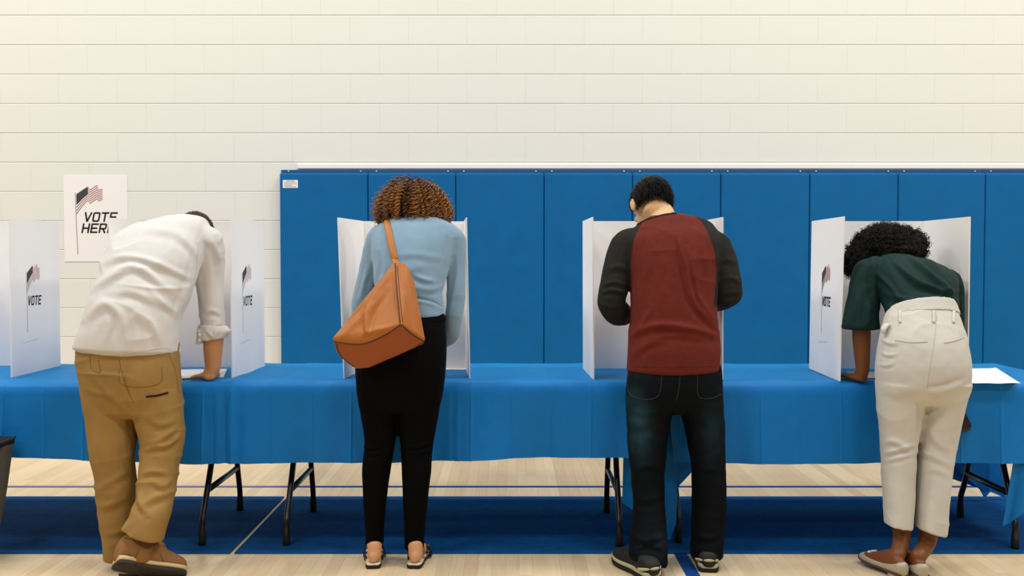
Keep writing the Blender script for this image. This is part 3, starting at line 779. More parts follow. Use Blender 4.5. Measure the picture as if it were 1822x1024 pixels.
body1 += hand_parts(P(272,622,B+.47), Vector((.15,.7,-.5)), Vector((.2,.3,.9)), Vector((1,-.3,0)), curl=(35,45,30))
bo1 = organic('body', body1, m_skin['tan'], p1, voxel=.0052, smooth=3); eyes(bo1, hc1, fr1)
m_hair1 = mat('cropped_hair', rgb(58,40,24), .8, var=.25, vscale=60, bump=.8, bscale=300)
def cap_hair(c, fr, m, parent, k=1.06, low=-.055, front=.055, n=1600, L=.012, seed=1, colr=None, off=0.0, flow=(0,0,0), rad=.0011, lift=.5):
    """close cap of short hair: a shell and many short strands standing on it"""
    r, f, u = fr; rs = np.random.RandomState(seed)
    R3 = np.array([list(r), list(f), list(u)]); A = np.array([.076,.096,.088])*k; cc = np.array(c) + np.array([0,-.008,.025])@R3
    keep = lambda d: ((d*A)[:,2] > low+np.clip((d*A)[:,1],0,1)*.9) & ((d*A)[:,1] < front)
    V, Fc = ell((0,0,0),(1,0,0),(0,1,0),(0,0,1), 40, 26); V = np.array([list(v) for v in V]); kp = keep(V)
    W = cc + (V*A*1.0)@R3
    Fk = [q for q in Fc if all(kp[i] for i in q)]
    me = pmesh('hair_cap', (W.tolist(), Fk)); bm = bmesh.new(); bm.from_mesh(me)
    bmesh.ops.delete(bm, geom=[v for v in bm.verts if not v.link_faces], context='VERTS'); bm.to_mesh(me); bm.free()
    hobj = link('hair', me, m, parent, smooth=True)
    d = sphere_dirs(n*2, rs); d = d[keep(d)][:n]; root = cc+(d*A*.985)@R3; nor = (d/A)@R3; nor /= np.linalg.norm(nor, axis=1, keepdims=True)
    fl = np.array(list(r*flow[0]+f*flow[1]+u*flow[2]))
    dr = nor*lift + fl + rs.normal(size=nor.shape)*.28; dr /= np.linalg.norm(dr, axis=1, keepdims=True)
    K = 5; t = np.linspace(0,1,K); ln = L*rs.uniform(.6,1.3,len(d))
    g = np.array([0,0,-1.0]); path = root[:,None,:] + dr[:,None,:]*(t[None,:,None]*ln[:,None,None]) + (fl*.6+g*.10)[None,None,:]*((t**2)[None,:,None]*ln[:,None,None])
    rad_ = np.outer(np.full(len(d), rad), (1-t*.85))
    strand_mesh('hair_strands', path, rad_, m, hobj)
    return hobj
cap_hair(hc1, fr1, m_hair1, p1, k=1.05, n=1500, L=.008)
m_suede = mat('boot_suede', rgb(134,92,50), .9, var=.10, vscale=22, bump=.4, bscale=350)
m_suede_dk = mat('boot_panel', rgb(88,58,30), .9, var=.1, vscale=20)
m_bootsole = mat('boot_sole', rgb(40,34,24), .75, var=.2, vscale=40, bump=.6, bscale=90)
m_welt = mat('boot_welt', rgb(196,170,124), .7)
bh = (.075,.092,.104,.098,.070,.058,.050,.034)
heel = P(204,1008,B-.315); toe = P(326,1032,B-.165)
s1 = shoe(p1, heel, toe, Vector((-.12,.62,.78)), .112, tuple(1.22*h_ for h_ in bh), m_suede, m_bootsole, th=.034, collar_to=(P(252,930,B-.228), .050), midsole=m_welt, label='raised brown suede boot')
seams('panel_seam', s1, [[(210,955),(240,958),(268,945)], [(228,985),(240,990),(248,975)], [(285,985),(292,1000),(300,1006)]], .0013, m_suede_dk, s1, off=0)
t1 = bvh(s1)
def patch(name, o, poly, m, parent, off=.0012, n=10):
    """thin panel laid on a surface inside a traced outline"""
    tr_ = bvh(o); q = np.array(poly, float); c = q.mean(0); V = []; Fc = []; ringn = len(q); K = 4; o3 = Vector((0,0,H)); ok = True
    for k in range(K+1):
        for p_ in q:
            x, y = c+(p_-c)*(k/K if k else .02); h = tr_.ray_cast(o3, (P(x,y,3.0)-o3).normalized())
            if h[0] is None: ok = False; V.append(P(x,y,3.6)); continue
            V.append(h[0]+h[1]*off)
    if not ok: return None
    for k in range(K):
        for j in range(ringn): Fc.append((k*ringn+j, k*ringn+(j+1)%ringn, (k+1)*ringn+(j+1)%ringn, (k+1)*ringn+j))
    return link(name, fixn(pmesh(name, (V, Fc))), m, parent, smooth=True)
patch('side_panel', s1, cr(np.array([(232,957),(262,951),(271,968),(262,976),(245,968),(232,957)]),4)[:-1], m_suede_dk, s1)
hl = PZ(226,1027,0)
shoe(p1, hl, hl+Vector((.02,.285,0)), UP, .104, bh, m_suede, m_bootsole, th=.03, collar=(.085,.047,.004), midsole=m_welt, label='brown suede boot planted flat on the floor')

# ================================================================== curly-haired woman
m_sweater = mat('knit_sweater', rgb(122,153,176), .85, var=.05, vscale=8, bump=.5, bscale=620, sheen=.25)
m_black = mat('black_stretch', rgb(3,3,3), .8, spec=.08)
p2 = person((-.47, B-.03, 0), 'person with curly brown hair in a pale blue sweater and black trousers')
B2 = 3.88
tro2 = organic('trousers', [loft([R(556,664,791,B2,.100), R(590,645,794,B2-.012,.118), R(640,633,795,B2-.022,.128), R(685,634,790,B2-.02,.122), R(722,638,783,B2-.01,.10)], sub=4, dome=.3),
   loft([R(690,634,709,B2-.012,.10), R(755,645,707,B2-.005,.078), R(790,649,703,B2-.002,.070), R(835,645,695,B2-.01,.069), R(880,646,689,B2-.012,.060), R(930,649,684,B2-.012,.050), R(967,650,682,B2-.012,.047)], sub=5, dome=.05),
   loft([R(690,705,790,B2-.012,.10), R(755,709,777,B2-.005,.078), R(800,713,769,B2-.002,.070), R(840,715,767,B2-.01,.069), R(885,717,762,B2-.012,.060), R(935,719,757,B2-.012,.050), R(975,720,754,B2-.012,.047)], sub=5, dome=.05)],
   m_black, p2, voxel=.006, smooth=5, folds=[([(646,793),(660,797),(680,792)],3,.006), ([(648,803),(665,806),(690,800)],3,.005), ([(716,790),(740,795),(765,786)],3,.006), ([(716,803),(740,806),(766,800)],3,.005), ([(652,955),(668,958),(682,952)],3,.004)], namp=.0012, nscale=18, seed=4)
wb = organic('waistband', [loft([R(560,662,793,B2,.104), R(572,657,794.5,B2-.004,.110)], sub=3, dome=.02)], m_black, tro2, voxel=.006, smooth=2)
sw = [loft([R(561,667,791.5,B2,.108), R(545,667,790,B2+.005,.106), R(528,668,788,B2+.012,.106), R(515,667,789,B2+.02,.110), R(480,664,797,B2+.05,.116,8), R(445,662,806,B2+.085,.116,14), R(420,664,812,B2+.115,.106,20), R(404,676,806,B2+.14,.09,26), R(393,700,776,B2+.155,.066,30), R(386,714,764,B2+.17,.052,34)], sub=4, dome=.3),
   arm([P(690,418,B2+.13), P(676,425,B2+.135), P(662,470,B2+.13), P(648,530,B2+.12), P(648,575,B2+.15), P(668,615,B2+.26)], [.062,.060,.052,.050,.050,.036]),
   arm([P(795,418,B2+.12), P(808,428,B2+.115), P(813,475,B2+.095), P(811,530,B2+.08), P(805,582,B2+.09), P(800,596,B2+.13), P(788,606,B2+.26)], [.058,.050,.040,.040,.040,.040,.032])]
swe = organic('sweater', sw, m_sweater, p2, voxel=.0055, smooth=4, crease=(.004,(12,12,16)), folds=[([(735,488),(755,497),(775,500)],4,.006), ([(735,510),(765,515),(790,508)],5,.004), ([(668,531),(720,529),(760,533),(790,545)],3,-.007), ([(660,420),(664,450),(655,500)],5,.006), ([(672,425),(672,470),(660,520)],5,.006),
     ([(806,425),(800,470),(790,530)],5,.008), ([(690,470),(720,480),(760,470)],8,.003), ([(655,450),(650,490),(640,535)],4,.005), ([(815,450),(812,500),(800,560)],4,.006), ([(700,455),(740,452),(790,460)],6,.003), ([(680,445),(684,480),(676,510)],5,.006)], namp=.0018, nscale=15, seed=5, fine=.0005)
seams('waist_rib_seam', swe, [[(700,532),(735,528),(765,533),(788,545)]], .0012, mat('sweater_seam', rgb(96,124,138), .9), swe, off=0)
fr2 = hframe(3, 34); hc2 = P(736,369,B2+.24)
an2 = [PZ(664,1011,0), PZ(736.5,1011,0)]; tx = [Vector((-.025,.228,0)), Vector((.022,.228,0))]
body2 = head_parts(hc2, fr2, .95) + [tube([P(738,398,B2+.16), hc2-fr2[2]*.05-fr2[1]*.03], [.05,.047], n=16, sub=2),
   loft([R(620,650,785,B2-.01,.10), R(540,678,780,B2+.01,.09), R(460,680,790,B2+.07,.09,10), R(410,690,795,B2+.13,.07,22)], sub=3),
   arm([P(680,425,B2+.135), P(662,470,B2+.13), P(649,530,B2+.12), P(650,575,B2+.15), P(668,615,B2+.26), P(690,640,B2+.36)], [.045,.038,.036,.035,.026,.023]), arm([P(806,430,B2+.115), P(813,475,B2+.095), P(811,530,B2+.08), P(805,582,B2+.09), P(799,597,B2+.14), P(788,606,B2+.26), P(765,630,B2+.38)], [.036,.027,.027,.027,.026,.023,.022]),
   tube([P(671,690,B2-.01), P(674,800,B2), P(668,880,B2-.01), P(665,960,B2-.015), an2[0]+Vector((0,.042,.085)), an2[0]+Vector((0,.034,.045))], [.08,.052,.044,.034,.031,.030], n=16), tube([P(747,690,B2-.01), P(741,800,B2), P(739,880,B2-.01), P(736.5,965,B2-.015), an2[1]+Vector((.002,.042,.085)), an2[1]+Vector((.003,.034,.045))], [.08,.052,.044,.034,.031,.030], n=16)]
for a_, t_ in zip(an2, tx): body2 += foot_parts(a_, a_+t_, UP, th=.020, W=.074)
body2 += hand_parts(P(690,640,B2+.36), Vector((.5,.7,-.4)), Vector((.1,.3,.9)), Vector((1,-.3,0)), curl=(25,35,25), k=.92) + hand_parts(P(765,630,B2+.38), Vector((-.5,.7,-.4)), Vector((-.1,.3,.9)), Vector((-1,-.3,0)), curl=(35,45,30), k=.92)
bo2 = organic('body', body2, m_skin['rosy'], p2, voxel=.0052, smooth=3); eyes(bo2, hc2, fr2, .95)
m_sandal = mat('sandal_black', rgb(14,11,10), .45); m_insole = mat('sandal_insole', rgb(214,196,170), .6)
for a_, t_ in zip(an2, tx):
    L = t_.length+.012; ax = t_.normalized(); sd = ax.cross(UP); T = (0,.06,.22,.42,.64,.82,.94,1.0); HW = (.56,.76,.80,.76,.98,.98,.74,.42)
    rg = lambda z0, z1, gw: [(a_-ax*.006+ax*L*t+UP*((z0+z1)/2), sd*(.078/2*w_+gw), UP*(z1-z0)/2, 4.) for t, w_ in zip(T, HW)]
    so = link('sandal', pmesh('sandal', loft(rg(.0005,.016,.002), n=28, sub=3, dome=.2)), m_sandal, p2, smooth=True); so['label'] = 'black flat sandal'
    link('insole', pmesh('insole', loft(rg(.0155,.0205,.0), n=28, sub=3, dome=.2)), m_insole, so, smooth=True)
    for dz, tt in ((.05,.62),(.03,.30)):
        arc = [a_+ax*L*tt+sd*(.046*math.cos(q))+UP*(.008+dz*1.0*math.sin(q)) for q in np.linspace(0, math.pi, 12)]
        if tt > .5: link('strap', pmesh('strap', tube(arc, [(.018,.003)]*12, n=10, sub=2, ref=ax, dome=.2)), m_sandal, so, smooth=True)
        else:
            for sg in (-1, 1):
                q = [a_+ax*L*.26+sd*sg*.036+UP*.016, a_+ax*L*.34+sd*sg*.041+UP*.040, a_+ax*L*.36+sd*sg*.037+UP*.085]
                link('strap', pmesh('strap', tube(q, [(.011,.0025)]*3, n=10, sub=3, ref=ax, dome=.2)), m_sandal, so, smooth=True)
# curls
m_curl = mat('curly_hair', (0,0,0), .42, attr=True, spec=.5)
rs = np.random.RandomState(21)
Ec = np.array(P(735,367,B2+.185)); Er = np.array([.132,.122,.132]); N = 460; K = 110
d = sphere_dirs(6000, rs); d = d[(d[:,2] > -.45) & (d[:,1] < .75)][:N]; N = len(d)
core = np.array(hc2)+np.array([0,-.004,.018])
t = np.linspace(0,1,K); slide = rs.uniform(.8,1.7,N); shell = rs.uniform(.72,1.06,N)
az = np.arctan2(d[:,1], d[:,0])[:,None]; pol = np.arccos(np.clip(d[:,2],-1,1))[:,None]
az2 = az + rs.normal(scale=.10,size=(N,1))*t[None,:]; pol2 = np.minimum(pol + slide[:,None]*np.clip((t-.12)/.88,0,1)[None,:]**.9, 2.5)
w3 = np.stack([np.sin(pol2)*np.cos(az2), np.sin(pol2)*np.sin(az2), np.cos(pol2)], -1)
out = np.clip(t/.25,0,1)**.7
flare = 1+np.array([.30,.12,.0])*np.clip((pol2-.9)/1.0,0,1)[...,None]
base = (core+ (d*np.array([.07,.085,.08])))[:,None,:]*(1-out)[None,:,None] + (Ec+w3*Er*shell[:,None,None]*flare)*out[None,:,None]
low = base[...,2] < P(735,404,B2+.15).z; 
tan = np.gradient(base, axis=1); tan /= np.linalg.norm(tan,axis=2,keepdims=True)+1e-9
e1 = np.cross(tan, w3); e1 /= np.linalg.norm(e1,axis=2,keepdims=True)+1e-9; e2 = np.cross(tan, e1)
turns = rs.uniform(7,12,N)[:,None]; ph = rs.uniform(0,6.28,N)[:,None]; amp = (rs.uniform(.005,.0095,N)[:,None])*np.clip(t/.35,0,1)[None,:]
ang = ph+turns*6.28*t[None,:]
path = base + amp[...,None]*(e1*np.cos(ang)[...,None]+e2*np.sin(ang)[...,None])
zl = np.array(P(735,407,B2+.06).z) + .008*np.sin(path[...,0]*70+1); path[...,2] = np.where(path[...,2] < zl, zl-(zl-path[...,2])*.25, path[...,2])
rad = np.outer(rs.uniform(.0022,.0034,N), np.clip(1.15-t**3,.3,1))
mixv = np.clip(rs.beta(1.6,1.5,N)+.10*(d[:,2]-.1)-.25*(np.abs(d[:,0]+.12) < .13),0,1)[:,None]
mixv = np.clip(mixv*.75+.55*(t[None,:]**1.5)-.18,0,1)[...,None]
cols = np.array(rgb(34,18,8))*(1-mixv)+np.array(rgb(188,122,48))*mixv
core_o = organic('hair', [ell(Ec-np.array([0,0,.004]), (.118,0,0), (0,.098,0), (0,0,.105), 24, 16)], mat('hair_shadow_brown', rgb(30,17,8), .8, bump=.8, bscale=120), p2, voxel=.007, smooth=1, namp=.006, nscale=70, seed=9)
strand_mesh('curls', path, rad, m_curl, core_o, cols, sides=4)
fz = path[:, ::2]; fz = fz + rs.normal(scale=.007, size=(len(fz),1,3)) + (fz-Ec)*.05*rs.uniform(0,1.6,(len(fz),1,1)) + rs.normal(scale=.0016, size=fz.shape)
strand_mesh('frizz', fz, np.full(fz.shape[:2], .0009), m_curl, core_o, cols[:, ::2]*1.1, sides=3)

# shoulder bag
m_bag = mat('tan_leather', (0,0,0), .5, attr=True, var=.05, vscale=14, bump=.2, bscale=160, spec=.4)
m_bagseam = mat('bag_piping', rgb(74,42,16), .6)
bagv = [(701,464,3.735),(724,469,3.735),(714,576,3.575),(591,601,3.655),(648,606,3.610),(601,630,3.665),(633,656,3.675),(656,655,3.675),(757,604,3.655),(754,612,3.67),(670,505,3.72),(690,478,3.73),(737,500,3.725),(720,520,3.66)]
bagv += [(705,466,3.755),(640,560,3.765),(600,612,3.765),(640,648,3.765),(745,605,3.755),(735,520,3.76)]
bm = bmesh.new(); [bm.verts.new(P(*q)) for q in bagv]; bmesh.ops.convex_hull(bm, input=bm.verts)
me = bpy.data.meshes.new('h'); bm.to_mesh(me); bm.free(); hull = ([v.co.copy() for v in me.vertices], [tuple(p.vertices) for p in me.polygons])
bag = tag(empty('shoulder_bag', P(660,650,3.70)), 'tan leather shoulder bag hanging behind the woman in the blue sweater', 'bag')
def inpoly(px, poly):
    q = np.array(poly); ins = np.zeros(len(px), bool); j = len(q)-1
    for i in range(len(q)):
        c = ((q[i,1] > px[:,1]) != (q[j,1] > px[:,1])) & (px[:,0] < (q[j,0]-q[i,0])*(px[:,1]-q[i,1])/(q[j,1]-q[i,1]+1e-9)+q[i,0]); ins ^= c; j = i
    return ins
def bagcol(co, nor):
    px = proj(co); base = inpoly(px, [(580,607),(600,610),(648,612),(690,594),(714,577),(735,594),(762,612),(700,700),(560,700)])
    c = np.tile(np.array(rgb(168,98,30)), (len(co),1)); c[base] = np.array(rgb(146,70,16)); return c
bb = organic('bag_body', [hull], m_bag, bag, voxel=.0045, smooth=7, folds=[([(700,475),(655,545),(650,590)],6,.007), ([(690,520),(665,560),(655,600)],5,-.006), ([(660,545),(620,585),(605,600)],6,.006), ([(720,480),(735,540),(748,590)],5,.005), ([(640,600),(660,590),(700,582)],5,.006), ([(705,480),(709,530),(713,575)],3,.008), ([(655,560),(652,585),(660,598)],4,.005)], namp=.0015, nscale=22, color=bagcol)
seams('piping', bb, [[(703,468),(707,520),(712,574)], [(594,607),(620,611),(648,611),(685,596),(713,577)], [(714,577),(733,594),(754,607)], [(597,608),(606,632),(630,652)], [(754,608),(715,630),(660,653)]], .0026, m_bagseam, bag, off=.0004)
seams('piping', bb, [[(707,472),(711,525),(716,572)]], .0016, m_bagseam, bag, off=.0004)
tsw = bvh(swe); sp = onsurf(tsw, [(690,398),(694,420),(699,445),(703,462)], .006)
sp = [sp[0]+Vector((-.004,.10,-.02)), sp[0]+Vector((-.003,.05,.012))] + sp[::3] + [sp[-1], P(708,474,3.738)]
link('strap', pmesh('strap', tube(sp, [(.0145,.004)]*len(sp), n=10, sub=3, ref=(1,0,0), dome=.1)), mat('strap_leather', rgb(172,104,36), .5, bump=.2, bscale=160), bag, smooth=True)

# ================================================================== man in the raglan shirt
p3 = person((.68, 3.88, 0), 'person with short black hair in a maroon raglan shirt with charcoal sleeves and dark jeans')
C = 3.88
m_denim = mat('dark_denim', (0,0,0), .75, attr=True, var=.18, vscale=30, bump=.5, bscale=480, spec=.1)
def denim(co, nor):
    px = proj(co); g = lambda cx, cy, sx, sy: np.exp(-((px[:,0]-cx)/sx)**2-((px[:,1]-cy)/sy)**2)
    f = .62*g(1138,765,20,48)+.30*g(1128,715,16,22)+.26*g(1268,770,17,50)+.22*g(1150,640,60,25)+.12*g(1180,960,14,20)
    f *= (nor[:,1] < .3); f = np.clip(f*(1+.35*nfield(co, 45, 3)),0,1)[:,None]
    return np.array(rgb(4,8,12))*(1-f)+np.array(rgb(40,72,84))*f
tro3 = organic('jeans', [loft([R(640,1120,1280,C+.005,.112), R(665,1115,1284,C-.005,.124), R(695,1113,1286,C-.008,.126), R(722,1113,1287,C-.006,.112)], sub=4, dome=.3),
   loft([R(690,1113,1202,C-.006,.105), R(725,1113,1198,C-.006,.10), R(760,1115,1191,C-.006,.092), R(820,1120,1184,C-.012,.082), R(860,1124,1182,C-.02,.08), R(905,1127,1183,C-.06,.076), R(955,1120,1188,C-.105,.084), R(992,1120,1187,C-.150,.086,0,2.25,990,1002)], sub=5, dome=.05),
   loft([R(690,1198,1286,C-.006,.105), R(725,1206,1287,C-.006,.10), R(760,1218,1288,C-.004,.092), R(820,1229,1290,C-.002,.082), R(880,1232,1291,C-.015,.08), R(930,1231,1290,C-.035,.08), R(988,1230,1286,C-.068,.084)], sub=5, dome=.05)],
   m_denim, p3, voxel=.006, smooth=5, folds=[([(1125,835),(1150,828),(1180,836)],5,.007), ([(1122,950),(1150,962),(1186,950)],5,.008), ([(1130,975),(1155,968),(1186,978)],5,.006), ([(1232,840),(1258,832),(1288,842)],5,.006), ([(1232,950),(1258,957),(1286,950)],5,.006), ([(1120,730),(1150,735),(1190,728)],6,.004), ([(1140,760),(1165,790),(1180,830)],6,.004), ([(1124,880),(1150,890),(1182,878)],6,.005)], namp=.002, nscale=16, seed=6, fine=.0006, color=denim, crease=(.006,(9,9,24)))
m_thread = mat('jeans_thread', rgb(62,58,50), .8)
seams('pocket_stitching', tro3, [[(1118,664),(1119,698),(1147,710),(1172,702),(1178,664)], [(1241,664),(1243,704),(1266,708),(1284,700)], [(1210,662),(1208,690),(1203,712)]], .0009, m_thread, tro3, off=0)
m_raglan = mat('raglan_jersey', (0,0,0), .85, attr=True, var=.10, vscale=40, bump=.45, bscale=520, spec=.2)
rag_l = np.array([(1162,378),(1142,396),(1128,425),(1123,460),(1122,500),(1122,540)],float); rag_r = np.array([(1228,378),(1248,393),(1262,418),(1272,450),(1275,480),(1272,520),(1270,545)],float)
def ragcol(co, nor):
    px = proj(co); xl_ = np.interp(px[:,1], rag_l[:,1], rag_l[:,0]); xr_ = np.interp(px[:,1], rag_r[:,1], rag_r[:,0])
    body = (px[:,0] > xl_) & (px[:,0] < xr_) & (px[:,1] > 378)
    body |= (px[:,1] > 565) & (px[:,0] > 1113) & (px[:,0] < 1290)
    body |= (px[:,1] > 545) & (px[:,0] > 1118) & (px[:,0] < 1281)
    body &= (co[:,1] < C+.30)
    c = np.tile(np.array(rgb(30,29,26)),(len(co),1)); c[body] = np.array(rgb(96,33,24)); return c
sh3 = [loft([R(658,1115,1281,C-.005,.130), R(620,1116.5,1281,C-.002,.128), R(590,1117,1279,C+.008,.124), R(570,1121,1277,C+.015,.122), R(530,1122,1275,C+.035,.124), R(495,1121,1276,C+.06,.126,4), R(460,1115,1284,C+.085,.128,8), R(432,1110,1286,C+.115,.122,14), R(414,1120,1276,C+.145,.104,20), R(400,1134,1262,C+.165,.086,24), R(393,1148,1236,C+.18,.064,28), R(389,1156,1216,C+.19,.05,32)], sub=4, dome=.25),
   arm([P(1138,430,C+.13), P(1117,436,C+.125), P(1104,460,C+.105), P(1094,505,C+.075), P(1088,538,C+.06), P(1096,553,C+.09), P(1110,560,C+.19)], [.068,.070,.066,.063,.060,.058,.046]),
   arm([P(1256,430,C+.13), P(1273,438,C+.125), P(1284,462,C+.105), P(1293,500,C+.075), P(1294,524,C+.07), P(1288,528,C+.12), P(1262,540,C+.26)], [.064,.064,.063,.062,.060,.056,.044])]
shi3 = organic('shirt', sh3, m_raglan, p3, voxel=.0055, smooth=4, folds=[([(1206,419),(1222,485),(1237,540),(1280,590)],4.5,.012), ([(1160,545),(1140,580),(1125,600)],5,.007), ([(1225,440),(1238,500),(1250,560)],4.5,.006), ([(1118,598),(1165,579),(1222,583),(1280,598)],6,.012), ([(1122,560),(1145,500),(1160,440)],7,.005), ([(1118,640),(1150,612),(1190,605)],6,.005), ([(1150,420),(1140,470),(1130,520)],6,.004), ([(1255,440),(1262,500),(1262,540)],6,.005), ([(1240,520),(1262,560),(1279,575)],5,.007),
    ([(1070,520),(1090,516),(1115,522)],3.5,.009), ([(1068,512),(1090,502),(1118,508)],3.5,.006), ([(1066,536),(1082,545),(1105,546)],3.5,.007), ([(1080,480),(1100,474),(1120,482)],5,.006), ([(1282,500),(1300,494),(1316,502)],4,.006), ([(1280,526),(1300,520),(1318,522)],4,.005), ([(1282,465),(1298,462),(1310,470)],5,.005), ([(1166,600),(1200,594),(1260,602)],5,.006)], namp=.0020, nscale=14, seed=7, fine=.0006, color=ragcol, crease=(.0045,(10,10,15)))
m_ragseam = mat('raglan_seam', rgb(60,22,18), .9)
seams('raglan_seam', shi3, [rag_l[:5].tolist(), rag_r[:6].tolist(), [(1117,650),(1160,653),(1220,653),(1279,650)]], .0013, m_ragseam, shi3, off=0)
seams('collar', shi3, [[(1134,400),(1146,393),(1163,387),(1185,381.5),(1203,380)]], .0048, mat('collar_charcoal', rgb(34,33,31), .85), shi3, off=.001)
fr3 = hframe(-14, 36, 4); hc3 = P(1158,364,C+.25)
hl3 = [PZ(1164,1033,0), PZ(1261,1018,0)]; tx3 = [Vector((-.115,.255,0)), Vector((.03,.28,0))]
handl = P(1126,566,C+.30); handr = P(1195,590,C+.44)
body3 = head_parts(hc3, fr3) + [tube([P(1180,400,C+.16), P(1174,380,C+.19), hc3-fr3[2]*.055-fr3[1]*.035], [.066,.061,.058], n=18, sub=3),
   loft([R(650,1125,1272,C,.10), R(560,1132,1266,C+.02,.10), R(470,1130,1270,C+.08,.10,8), R(420,1135,1262,C+.14,.08,20)], sub=3),
   arm([P(1120,440,C+.125), P(1104,465,C+.105), P(1094,510,C+.075), P(1092,543,C+.07), P(1112,560,C+.19), handl], [.047,.047,.047,.045,.034,.027]), arm([P(1268,442,C+.125), P(1284,470,C+.10), P(1292,502,C+.075), P(1290,526,C+.10), P(1258,542,C+.27), handr], [.045,.046,.046,.044,.033,.027]),
   tube([P(1158,690,C-.006), P(1152,800,C-.01), P(1154,900,C-.06), hl3[0]+Vector((-.012,.085,.09))], [.088,.06,.04,.028], n=14), tube([P(1243,690,C-.006), P(1259,800,C), P(1261,900,C-.02), hl3[1]+Vector((0,.08,.09))], [.088,.06,.04,.028], n=14)]
body3 += foot_parts(hl3[0]+tx3[0]*.08, hl3[0]+tx3[0]*.9, UP, th=.016, W=.07) + foot_parts(hl3[1]+tx3[1]*.08, hl3[1]+tx3[1]*.9, UP, th=.016, W=.07)
body3 += hand_parts(handl, Vector((.35,.80,.25)), Vector((-.8,.2,.4)), Vector((.1,-.3,.9)), curl=(40,55,35)) + hand_parts(handr, Vector((-.6,.7,-.3)), Vector((.5,.4,.8)), Vector((-.5,-.4,.7)), curl=(40,50,35))
bo3 = organic('body', body3, m_skin['light'], p3, voxel=.005, smooth=3); eyes(bo3, hc3, fr3)
m_hair3 = mat('black_hair', rgb(6,5,5), .5, spec=.3)
cap_hair(hc3, fr3, m_hair3, p3, k=1.17, low=-.062, front=.075, n=5200, L=.019, seed=4, flow=(0,-.25,-.8), rad=.0017, lift=.22)
m_snk = mat('sneaker_dark', rgb(20,20,16), .7, var=.2, vscale=40, bump=.4, bscale=200); m_snkmid = mat('sneaker_midsole', rgb(176,172,138), .6); m_snksole = mat('sneaker_outsole', rgb(18,15,12), .7)
m_snkgrey = mat('sneaker_suede', rgb(92,90,74), .85)
for a_, t_, px_ in zip(hl3, tx3, ([(1150,1003),(1166,990),(1172,1004)], [(1266,975),(1276,972),(1281,990),(1268,987)])):
    s_ = shoe(p3, a_, a_+t_, UP, .104, (.056,.066,.074,.074,.060,.050,.042,.030), m_snk, m_snksole, th=.032, collar=(.035,.040,.006), midsole=m_snkmid, label='dark sneaker with pale midsole')
    patch('heel_patch', s_, px_, m_snkgrey, s_)
    ax = t_.normalized(); sd = ax.cross(UP)
    arc = [a_+ax*(.052-.060*math.sin(q)) + sd*(.050*math.cos(q)) + UP*(.040+.012*math.sin(q)) for q in np.linspace(.15, math.pi-.15, 14)]
    link('heel_stripe', pmesh('heel_stripe', tube(arc, [(.006,.003)]*14, n=8, sub=2, ref=UP, dome=.3)), m_snkmid, s_, smooth=True)

# note held by the man in the raglan shirt
q0 = P(1111,562,C+.36); 
pv = [P(1111,528,C+.37), P(1130,524,C+.41), P(1134,558,C+.40), P(1112,563,C+.36)]
def thin(pts4, n=8, bend=.006):
    V = []; Fc = []
    nn = (pts4[1]-pts4[0]).cross(pts4[3]-pts4[0]).normalized()
    for i in range(n):
        for j in range(n):
            a_, b_ = i/(n-1), j/(n-1); V.append((pts4[0]*(1-a_)+pts4[1]*a_)*(1-b_)+(pts4[3]*(1-a_)+pts4[2]*a_)*b_ + nn*bend*math.sin(a_*3.1))
    for i in range(n-1):
        for j in range(n-1): Fc.append((i*n+j,(i+1)*n+j,(i+1)*n+j+1,i*n+j+1))
    k = len(V); return V+[v+nn*.0006 for v in V], Fc+[tuple(i+k for i in reversed(f)) for f in Fc]
tag(link('ballot_paper', pmesh('ballot_paper', thin(pv)), m_paper, None, smooth=True), 'folded paper held up by the man in the maroon shirt', 'paper', 'ballot papers')

